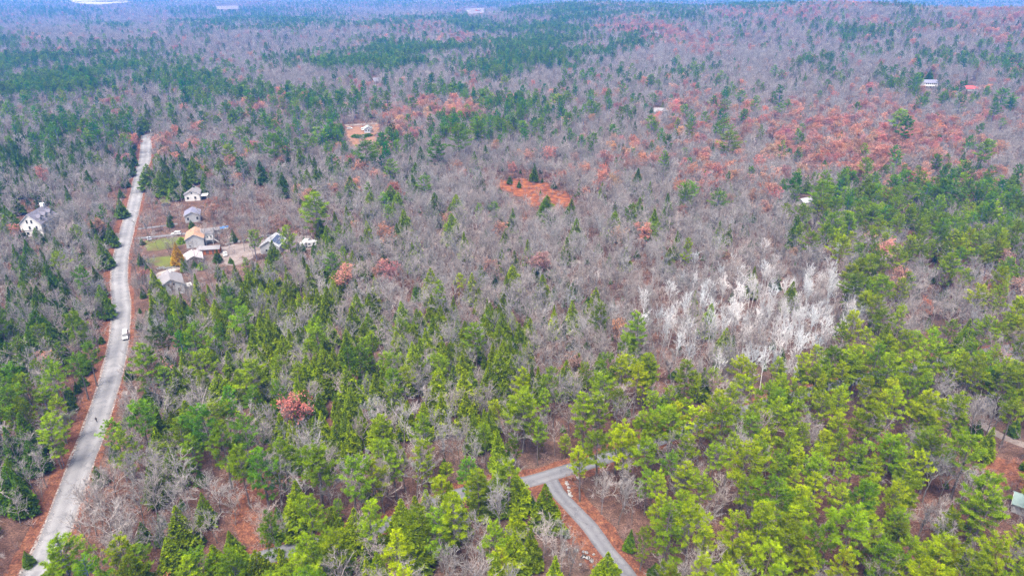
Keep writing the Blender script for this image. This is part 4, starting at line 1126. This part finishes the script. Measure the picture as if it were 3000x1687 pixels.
# grey-roofed house by the road
h7, r7 = house('grey_roofed_house', 'pale-sided house with broad grey roof at the end of the cream driveway', (498, 818), (492, 796), 7.2, 9.0, 10.5, 4.6, grey_siding, grey_roof,
               [('n', -2.6, 1.4, 1.1, 1.5), ('n', 2.6, 1.4, 1.1, 1.5), ('n', -1.0, 4.3, .8, 1.1), ('n', 1.0, 4.3, .8, 1.1), ('r', -3.5, 1.5, 1.1, 1.4), ('r', 0.5, 1.5, 1.1, 1.4)], ('r', 3.6))
vent(r7, -1.2, 3.0, 6.3); chimney(r7, .8, 3.2, 6.0, 7.9, .8, white_siding)
MB().box(4.55, 7.6, -3.6, .4, 1.9, 2.1).build('deck', deck_wood, h7)
# solar barn
h8, r8 = house('solar_barn', 'pale grey barn with dark solar panels on its roof by the lot', (786, 706), (803, 688), 6.6, 9.0, 11.0, 3.8, grey_siding, white_roof, [('n', -1.5, 1.2, 1.0, 1.2)], ('n', 1.5), 'barn')
sl = math.atan2(6.6 - 3.8, 4.5)
for i in range(2):
    for k in range(5):
        x0 = 1.0 + i * 1.75; yy = -4.2 + k * 1.75
        pz = lambda x: 6.6 - (6.6 - 3.8) / 4.5 * x + .30
        MB().add([(x0, yy, pz(x0)), (x0 + 1.6, yy, pz(x0 + 1.6)), (x0 + 1.6, yy + 1.6, pz(x0 + 1.6)), (x0, yy + 1.6, pz(x0)),
                  (x0, yy, pz(x0) + .07), (x0 + 1.6, yy, pz(x0 + 1.6) + .07), (x0 + 1.6, yy + 1.6, pz(x0 + 1.6) + .07), (x0, yy + 1.6, pz(x0) + .07)],
                 [(0, 3, 2, 1), (4, 5, 6, 7), (0, 1, 5, 4), (1, 2, 6, 5), (2, 3, 7, 6), (3, 0, 4, 7)]).build('solar_panel', solar_mat, r8)
# cabin
h10, r10 = house('cabin', 'small pale blue cabin with whitish metal roof in the dirt clearing', (1078, 372), (1076, 361), 5.0, 6.4, 8.0, 3.3, bluegrey_siding, ice_roof,
                 [('n', .4, 1.4, 1.0, 1.4), ('n', -1.8, 1.4, .9, 1.2), ('r', 1, 1.4, 1.0, 1.2)], ('n', 2.2), 'cabin')
vent(r10, 1.6, 1, 4.5)
# hillside house and red-roofed shed
h11, r11 = house('white_house', 'white house with long row of windows on the far right hillside', (2706, 235), (2740, 234), 8.0, 8.5, 14.0, 5.4, white_siding, blue_roof,
                 [('r', -5 + 2 * k, 3.6, 1.1, 1.2) for k in range(6)] + [('r', -4, 1.0, 1.4, 1.4), ('r', 3, 1.0, 1.4, 1.4)], ('r', 0))
MB().box(4.2, 7.5, -7, 7, 2.3, 2.5).build('deck', deck_wood, h11)
for k in range(8): MB().box(7.3, 7.5, -7 + k * 1.97, -6.8 + k * 1.97, 0, 3.4).build('deck_post', deck_wood, h11)
house('red_roofed_shed', 'shed with bright red roof on the far right hillside', (2829, 253), (2849, 253), 4.8, 9.0, 11.0, 2.8, grey_siding, red_roof, [], ('r', 1), 'shed')
house('white_carport', 'small white-roofed carport at the corner of upper right pines', (2346, 583), (2367, 579), 4.2, 6.0, 7.5, 2.6, white_siding, white_roof, [], None, 'carport')
house('teal_roofed_shed', 'shed with pale teal roof among pines at the right edge', (2978, 1444), (3030, 1462), 4.0, 5.0, 8.0, 2.6, grey_siding, teal_roof, [], ('r', 0), 'shed')
house('brown_barn', 'small dark brown barn in bare woods above the cabin', (1092, 229), (1104, 228), 7.5, 10.0, 14.0, 4.0, dark_wood, slate_roof, [], ('r', 0), 'barn')
house('pale_house', 'pale house half hidden in bare woods above the orange clearing', (1916, 317), (1938, 317), 7.0, 9.0, 12.0, 4.4, grey_siding, grey_roof, [('r', -2, 1.4, 1.2, 1.4), ('r', 2, 1.4, 1.2, 1.4)])
house('white_farmhouse', 'white farmhouse in the pale clearing on the far ridge', (1366, 28), (1378, 28), 9.0, 12.0, 18.0, 5.5, white_siding, slate_roof, [('r', -4, 2, 1.5, 2), ('r', 4, 2, 1.5, 2)])
house('red_barn', 'red barn in the pale clearing on the far ridge', (1396, 27), (1410, 27), 10.0, 14.0, 22.0, 6.0, brown_board, grey_roof, [], None, 'barn')
house('small_cottage', 'small pale-roofed cottage in dark hemlocks left of the far road', (222, 428), (231, 426), 5.0, 7.0, 9.0, 3.0, grey_siding, ice_roof, [], None, 'cottage')
house('camp_shed', 'small white-roofed shed hidden in the upper right pines', (2511, 699), (2519, 699), 3.2, 3.5, 4.0, 2.2, white_siding, white_roof, [], None, 'shed')

# ------------------------------------------------------------------ vehicles
PROF = {'car': ([(-2.25, .35), (-2.3, .75), (-1.75, .92), (-.85, .98), (1.45, 1.0), (2.2, .95), (2.3, .6), (2.25, .35)], [(-1.0, .96), (-.35, 1.42), (.95, 1.45), (1.75, .98)]),
        'suv': ([(-2.35, .4), (-2.4, .85), (-1.8, 1.05), (-.95, 1.12), (2.25, 1.14), (2.38, .8), (2.35, .4)], [(-1.1, 1.1), (-.5, 1.72), (2.0, 1.76), (2.3, 1.12)]),
        'van': ([(-2.7, .4), (-2.75, .95), (-2.35, 1.2), (-1.9, 1.3), (2.7, 1.3), (2.75, .8), (2.7, .4)], [(-2.0, 1.28), (-1.3, 2.1), (2.6, 2.15), (2.7, 1.28)])}
def vehicle(kind, name, label, px, px2, paint, cat):
    p, q = at(*px), at(*px2)
    d = (q - p).xy.normalized()
    root = empty(name, (p.x, p.y, terr1(p.x, p.y) + .03), math.atan2(-d.y, -d.x))   # the front points to -x, towards px2
    tag(root, label, cat)
    body, cab = PROF[kind]
    MB().prism(body, 'y', -.92, .92).build('body', paint, root, .07)
    hi = max(z for _, z in cab)
    m = MB(); n = len(cab)
    v = [(x, s * (.86 if z < hi - .2 else .70), z) for s in (-1, 1) for x, z in cab]
    m.add(v, [tuple(range(n)), tuple(range(2 * n - 1, n - 1, -1))] + [(i, i + n, (i + 1) % n + n, (i + 1) % n) for i in range(n)])
    c = m.build('cabin', glass_dark, root, .03)
    xs = [x for x, z in cab if z > hi - .2]
    MB().box(min(xs) - .05, max(xs) + .05, -.71, .71, hi - .03, hi + .06).build('roof', paint, root, .03)
    for x in (min(xs) + .05, (min(xs) + max(xs)) / 2, max(xs) - .05):
        for s in (-1, 1):
            MB().cyl((x, s * .88, body[3][1] - .05), (x, s * .71, hi), .06, .06, 6).build('pillar', paint, c)
    L = abs(body[0][0])
    for x in (-L + .85, L - .85):
        for s in (-1, 1):
            t = MB().cyl((x, s * .72, .33), (x, s * .95, .33), .34, .34, 16).build('wheel', tyre_mat, root)
            MB().cyl((x, s * .93, .33), (x, s * .965, .33), .19, .19, 12).build('rim', metal_grey, t)
    for s in (-1, 1):
        MB().box(-L - .06, -L + .1, s * .65 - .18, s * .65 + .18, .62, .78).build('headlight', lamp_mat, root)
        MB().box(L - .1, L + .06, s * .7 - .12, s * .7 + .12, .66, .85).build('tail_light', tail_mat, root)
        MB().box(-1.0, -.8, s * .95 - .1, s * .95 + .1, body[3][1] + .02, body[3][1] + .17).build('mirror', paint, root)
    MB().box(-L - .05, -L + .06, -.5, .5, .45, .6).build('grille', tyre_mat, root)
    return root
vehicle('van', 'delivery_van', 'white van with dark front driving on the long grey road', (369, 988), (366, 1010), car_white, 'van')
vehicle('car', 'parked_car', 'pale silver car parked at the corner of the upper lawn', (437, 702), (432, 696), car_silver, 'car')
vehicle('suv', 'parked_car', 'white estate car on the driveway of the tan-roofed house', (517, 688), (505, 689), car_white, 'car')
vehicle('suv', 'parked_car', 'dark car parked in leaves below the upper white house', (487, 604), (498, 601), car_dark, 'car')
vehicle('car', 'parked_car', 'white car facing the viewer on the gravel lot', (660, 748), (661, 756), car_white, 'car')
vehicle('suv', 'parked_car', 'white car at the left end of the cabin clearing', (1025, 379), (1035, 378), car_white, 'car')
vehicle('suv', 'parked_car', 'white estate car right beside the cabin', (1062, 382), (1066, 386), car_white, 'car')
vehicle('car', 'parked_car', 'dark blue car in front of the cabin door', (1075, 385), (1079, 389), car_blue, 'car')

def camper(label, px, px2, L=7.0):
    p, q = at(*px), at(*px2); d = (q - p).xy.normalized()
    root = empty('camper_trailer', (p.x, p.y, terr1(p.x, p.y)), math.atan2(d.y, d.x)); tag(root, label, 'camper', 'white campers by the gravel lot')
    MB().prism([(-L / 2, .6), (L / 2 - .5, .6), (L / 2, 1.2), (L / 2 - .2, 2.6), (L / 2 - .9, 3.0), (-L / 2 + .2, 3.0), (-L / 2, 2.7)], 'y', -1.2, 1.2).build('body', car_white, root, .08)
    for x in (-2, .2, 2): MB().box(x - .5, x + .5, -1.24, -1.18, 1.6, 2.3).build('window', glass_dark, root)
    MB().box(1.2, 1.9, -1.25, -1.19, .7, 2.5).build('door', trim_white, root)
    for s in (-1, 1):
        for x in (-.5, .45): MB().cyl((x, s * .95, .38), (x, s * 1.2, .38), .38, .38, 14).build('wheel', tyre_mat, root)
    MB().cyl((L / 2, 0, .6), (L / 2 + 1.3, 0, .5), .06, .06, 6).build('tow_bar', metal_grey, root)
camper('white camper trailer beyond the solar barn, the left of two', (896, 721), (904, 714), 7.5)
camper('white camper trailer beyond the solar barn, the right of two', (918, 722), (930, 720), 6.0)

# ------------------------------------------------------------------ small things
def pole(label, base, top_h=9.6, light=False):
    p = at(*base)
    o = empty('utility_pole', (p.x, p.y, terr1(p.x, p.y))); tag(o, label, 'utility pole', 'utility poles along the road')
    MB().cyl((0, 0, 0), (0, 0, top_h), .17, .12, 8).build('post', pole_wood, o)
    a = MB().box(-1.1, 1.1, -.07, .07, top_h - .75, top_h - .6).build('crossarm', pole_wood, o)
    for x in (-1, 0, 1): MB().cyl((x, 0, top_h - .6), (x, 0, top_h - .38), .05, .04, 6).build('insulator', metal_grey, a)
    MB().cyl((.28, 0, top_h - 2.0), (.28, 0, top_h - 1.1), .2, .2, 8).build('transformer', metal_grey, o)
    return p
pp = [pole('utility pole left of the road beside a tall hemlock', (364, 632)), pole('utility pole left of the road level with the golden tree', (322, 772)), pole('utility pole at the far end of the long road', (447, 413))]
def cable(label, p, q, za, zb, sag=.6, r=.035):
    pts = [p.lerp(q, t / 14) + Vector((0, 0, za + (zb - za) * t / 14 - 4 * sag * (t / 14) * (1 - t / 14))) for t in range(15)]
    t = TG(); t.tube([tuple(v) for v in pts], np.full(15, r), 4)
    tag(link(bpy.data.objects.new('overhead_cable', t.mesh('overhead_cable', wire_mat))), label, 'cable')
cable('overhead cable between the two nearer utility poles', pp[0], pp[1], 9.2, 9.2)
cable('overhead cable running up to the far utility pole', pp[2], pp[0], 9.2, 9.2)
cable('thin pale cable crossing the trees at lower left', at(425, 1668, 6), at(565, 1615, 6), 6, 6, .3, .03)

# radio mast far off
p = at(481, 66)
o = empty('radio_mast', p); tag(o, 'slender lattice mast rising from far left woods', 'mast')
for k in range(3):
    a = k * 2.094
    MB().cyl((math.cos(a) * 1.2, math.sin(a) * 1.2, 0), (math.cos(a) * .3, math.sin(a) * .3, 44), .14, .1, 5).build('leg', metal_grey, o)
br = MB()
for k in range(15):
    z = 2 + k * 2.8; r0 = 1.2 - .9 * z / 44
    for j in range(3): br.cyl((math.cos(j * 2.094) * r0, math.sin(j * 2.094) * r0, z), (math.cos((j + 1) * 2.094) * r0, math.sin((j + 1) * 2.094) * r0, z + 2.4), .07, .07, 4)
br.build('bracing', metal_grey, o)
MB().cyl((0, 0, 44), (0, 0, 48), .1, .05, 5).build('antenna', metal_grey, o)

# boat under a blue tarp
p = at(652, 672)
bo = empty('covered_boat', (p.x, p.y, 0), .5); tag(bo, 'boat under a bright blue tarp behind the tan-roofed house', 'boat')
gv = np.random.default_rng(3); V = []; F = []
for i in range(15):
    x = -3 + i * .43; w = 1.15 * math.sin(math.pi * min(1, (i + 1.2) / 12)) ** .5 if i < 12 else 1.15 * (1 - (i - 11) / 3.6)
    for j in range(9):
        a = math.pi * j / 8
        V.append((x, -math.cos(a) * w, .7 + math.sin(a) * (.85 + .15 * math.sin(i * 1.7)) + gv.normal(0, .03)))
for i in range(14):
    for j in range(8): F.append((i * 9 + j, i * 9 + j + 1, i * 9 + j + 10, i * 9 + j + 9))
MB().add(V, F + [tuple(range(8, -1, -1)), tuple(range(126, 135))]).build('tarp', tarp_blue, bo)
MB().prism([(-2.9, .2), (2.6, .2), (3.1, .72), (-3, .72)], 'y', -.8, .8).build('hull', white_siding, bo, .05)
MB().box(-2.2, 1.8, -.6, .6, 0, .2).build('cradle', dark_wood, bo)
# small pale shed beside it
house('garden_shed', 'small pale shed between the tan-roofed house and blue tarp', (620, 668), (632, 667), 3.0, 2.8, 3.6, 2.3, grey_siding, grey_roof, [], ('r', 0), 'shed')

# dry stone wall along the lot
g = np.random.default_rng(11)
def stones(name, label, pts, n, smin, smax, mat, rows=2, cat='stone wall', spread=.5):
    line = gl(pts); t = TG()
    for k in range(n):
        q = line[int(g.integers(len(line)))]
        s = g.uniform(smin, smax)
        oc = np.array([[1, 0, 0], [-1, 0, 0], [0, 1, 0], [0, -1, 0], [0, 0, 1], [0, 0, -1]], float)
        oc = np.concatenate([oc, [[a, b, c] for a in (-.62, .62) for b in (-.62, .62) for c in (-.62, .62)]]) * g.uniform(.75, 1.2, (14, 1)) * s * np.array([1.2, 1, .75])
        f = []
        for sx in (0, 1):
            for sy in (0, 1):
                for sz in (0, 1):
                    c = 6 + (1 - sx) * 4 + (1 - sy) * 2 + (1 - sz); X_, Y_, Z_ = 0 + sx, 2 + sy, 4 + sz
                    for e in ((X_, Y_), (Y_, Z_), (Z_, X_)): f.append((e[0], e[1], c))
        an = g.uniform(0, 6.28); ca, sa = math.cos(an), math.sin(an)
        oc = oc @ np.array([[ca, sa, 0], [-sa, ca, 0], [0, 0, 1]])
        zc = s * .45 + (g.integers(0, rows) * smax * .8)
        t.add(oc + np.array([q.x + g.normal(0, spread), q.y + g.normal(0, spread), terr1(q.x, q.y) + zc]), f)
    tag(link(bpy.data.objects.new(name, t.mesh(name, mat))), label, cat, kind='stuff')
stones('stone_wall', 'dry stone wall of grey boulders along the top of the gravel lot', [(668, 716), (700, 709), (745, 700), (785, 692), (850, 688)], 190, .25, .55, stone_grey, 2)
stones('stone_wall', 'low stone edging beside the cream driveway', [(470, 786), (490, 788), (510, 784)], 60, .2, .4, stone_grey, 2)
stones('white_gravel', 'ragged white gravel strip on the leaf bank inside the fork', [(1660, 1412), (1665, 1428), (1668, 1446), (1672, 1452)], 150, .12, .26, debris_white, 1, 'gravel', .14)
stones('white_gravel', 'small white stone heap by the trunks at the fork', [(1686, 1384), (1690, 1392), (1694, 1402)], 45, .12, .26, debris_white, 1, 'gravel', .15)
stones('roadside_rocks', 'scattered rocks on leaves below the narrow fork road', [(1700, 1600), (1730, 1630), (1745, 1640), (1690, 1620)], 10, .3, .6, stone_grey, 1, 'rocks', 1.2)
stones('pale_road_crumbs', 'loose pale stones along the left edge of the long road', [(83, 1687), (113, 1601), (163, 1484), (213, 1344), (268, 1205), (299, 1120), (316, 1026), (328, 968), (333, 909), (329, 824), (330, 777), (338, 731), (351, 676), (365, 630)], 520, .05, .12, debris_white, 1, 'stones', .3)

# golden larch beside the lower lawn
gt, gc = hemlock_shape(991, 11.0, 3.0, .1, 1000, -.1, .9)
p = at(512, 712, 11.0)
o = empty('golden_larch', p); tag(o, 'bright golden yellow conical larch between the two lawns', 'larch tree')
link(bpy.data.objects.new('trunk', gt.mesh('larch_trunk', pine_bark)), o)['tint'] = [1.0, 1.0, 1.0]
link(bpy.data.objects.new('crown', gc.mesh('larch_crown', gold_leaf)), o)['tint'] = [1.0, 1.0, 1.0]
bush_t, bush_c = hemlock_shape(992, 3.0, 2.0, .02, 300, .2, .5)
bt, bc = bush_t.mesh('bush_stem', pine_bark), bush_c.mesh('bush_leaves', pine_needle)
for u, v, sc, lab in ((532, 712, 1.0, 'bright green bush against the tan-roofed house'), (591, 788, 1.0, 'bright green bush right of the garage below the birch')):
    p = at(u, v)
    o = empty('green_bush', p); o.scale = (sc, sc, sc); tag(o, lab, 'bush')
    for nm, me in (('stem', bt), ('leaves', bc)): link(bpy.data.objects.new(nm, me), o)['tint'] = [1.3, 1.35, .7]
# rounded hedge in the cabin yard
for k, (u, v) in enumerate(((1040, 402), (1048, 403), (1056, 404), (1064, 403), (1072, 401), (1080, 399))):
    o = empty('hedge_shrub', at(u, v)); o.scale = (1.5, 1.5, .8)
    tag(o, f'dark green hedge shrub in the cabin yard, {ORD[k]} from left', 'shrub', 'hedge shrubs of the cabin yard')
    for nm, me in (('stem', bt), ('leaves', bc)): link(bpy.data.objects.new(nm, me), o)['tint'] = [.45, .7, 1.2]

# ------------------------------------------------------------------ the person on the road
def person(px):
    p = at(*px)
    J = {'pelvis': (0, 0, .95), 'spine': (0, -.02, 1.15), 'chest': (0, -.05, 1.35), 'neck': (0, -.05, 1.50), 'head': (0, -.08, 1.60), 'crown': (0, -.07, 1.73),
         'shl': (.19, -.04, 1.43), 'ell': (.27, .05, 1.15), 'wrl': (.26, -.10, .92), 'hal': (.25, -.14, .82), 'shr': (-.19, -.04, 1.43), 'elr': (-.27, -.06, 1.16), 'wrr': (-.24, -.24, 1.0), 'har': (-.22, -.31, .95),
         'hil': (.10, 0, .90), 'knl': (.12, -.16, .50), 'anl': (.12, -.10, .09), 'tol': (.13, -.28, .04), 'hir': (-.10, 0, .90), 'knr': (-.11, .03, .49), 'anr': (-.11, .22, .10), 'tor': (-.12, .06, .04)}
    E = [('pelvis', 'spine'), ('spine', 'chest'), ('chest', 'neck'), ('neck', 'head'), ('head', 'crown'), ('chest', 'shl'), ('shl', 'ell'), ('ell', 'wrl'), ('wrl', 'hal'), ('chest', 'shr'), ('shr', 'elr'), ('elr', 'wrr'), ('wrr', 'har'),
         ('pelvis', 'hil'), ('hil', 'knl'), ('knl', 'anl'), ('anl', 'tol'), ('pelvis', 'hir'), ('hir', 'knr'), ('knr', 'anr'), ('anr', 'tor')]
    RAD = {'pelvis': .145, 'spine': .14, 'chest': .155, 'neck': .06, 'head': .095, 'crown': .085, 'sh': .075, 'el': .052, 'wr': .038, 'ha': .03, 'hi': .095, 'kn': .065, 'an': .045, 'to': .035}
    ks = list(J)
    # five fingers on each hand
    for sd in ('l', 'r'):
        w, h = Vector(J['wr' + sd]), Vector(J['ha' + sd]); d = (h - w).normalized(); sx = 1 if sd == 'l' else -1
        for f in range(5):
            k = f'f{sd}{f}'
            J[k] = tuple(h + d * (.085, .10, .095, .075, .03)[f] + Vector((0, (-.03 + .02 * f) if f < 4 else -.06, -.01)))
            E.append((('ha' if f < 4 else 'wr') + sd, k)); RAD[k] = .009; ks.append(k)
    me = bpy.data.meshes.new('person_frame')
    me.from_pydata([J[k] for k in ks], [(ks.index(a), ks.index(b)) for a, b in E], [])
    tmp = bpy.data.objects.new('person_frame', me); COL.objects.link(tmp)
    sk = tmp.modifiers.new('skin', 'SKIN'); sk.use_smooth_shade = True
    for i, k in enumerate(ks):
        r = RAD.get(k, RAD.get(k[:2], .05)); me.skin_vertices[0].data[i].radius = (r, r); me.skin_vertices[0].data[i].use_root = (k == 'pelvis')
    tmp.modifiers.new('sub', 'SUBSURF').levels = 1
    dg = bpy.context.evaluated_depsgraph_get()
    bm_ = bpy.data.meshes.new_from_object(tmp.evaluated_get(dg)); bm_.name = 'person_body'
    bpy.data.objects.remove(tmp)
    bm_.materials.clear(); bm_.materials.append(cloth_black); bm_.materials.append(skin_mat)
    for pl in bm_.polygons:
        c = pl.center
        pl.material_index = 1 if c.z > 1.50 or (abs(c.x) > .19 and .6 < c.z < .98 and (c.y < -.1)) else 0
        pl.use_smooth = True
    o = empty('person', (p.x, p.y, .02), R(25)); tag(o, 'person in black clothes walking on the long grey road', 'person')
    link(bpy.data.objects.new('body', bm_), o)
    hv = []; hf = []
    for i in range(6):
        for j in range(12):
            a = j * math.pi / 6; e = i * math.pi / 10
            hv.append((math.cos(a) * .112 * math.cos(e), -.055 + math.sin(a) * .122 * math.cos(e), 1.645 + .125 * math.sin(e)))
    for i in range(5):
        for j in range(12): hf.append((i * 12 + j, i * 12 + (j + 1) % 12, (i + 1) * 12 + (j + 1) % 12, (i + 1) * 12 + j))
    MB().add(hv, hf + [tuple(range(60, 72))]).build('hair', hair_mat, o, smooth=True)
person((284, 1236))

# ------------------------------------------------------------------ smoke and haze
p = at(1917, 262)
sm = MB(); V = []; F = []
for i in range(9):
    t = i / 8
    for j in range(10):
        a = j * .628; r_ = 1.2 + 5.0 * t
        V.append((p.x + math.cos(a) * r_ + 4 * math.sin(t * 3), p.y + math.sin(a) * r_, p.z + 10 + t * 46))
for i in range(8):
    for j in range(10): F.append((i * 10 + j, i * 10 + (j + 1) % 10, (i + 1) * 10 + (j + 1) % 10, (i + 1) * 10 + j))
F += [tuple(range(9, -1, -1)), tuple(range(80, 90))]
def volume(name, col, dens, absorb):
    m = bpy.data.materials.new(name); m.use_nodes = True; nt = m.node_tree; nt.nodes.clear()
    v = nt.nodes.new('ShaderNodeVolumePrincipled'); o = nt.nodes.new('ShaderNodeOutputMaterial')
    v.inputs['Color'].default_value = (*col, 1); v.inputs['Density'].default_value = dens; v.inputs['Absorption Color'].default_value = (*absorb, 1)
    nt.links.new(v.outputs[0], o.inputs['Volume'])
    return m
so = sm.add(V, F).build('smoke_plume', volume('chimney_smoke', (.9, .9, .92), .007, (1, 1, 1)))
tag(so, 'thin pale smoke plume above bare woods on the slope', kind='stuff')
hz = MB().box(-9600, 9600, -9600, 9600, -131, 127).build('haze', volume('blue_haze', (.10, .35, 1.0), 1.8e-4, (.1, .1, .1)))
tag(hz, 'blue haze of the far air', kind='stuff')
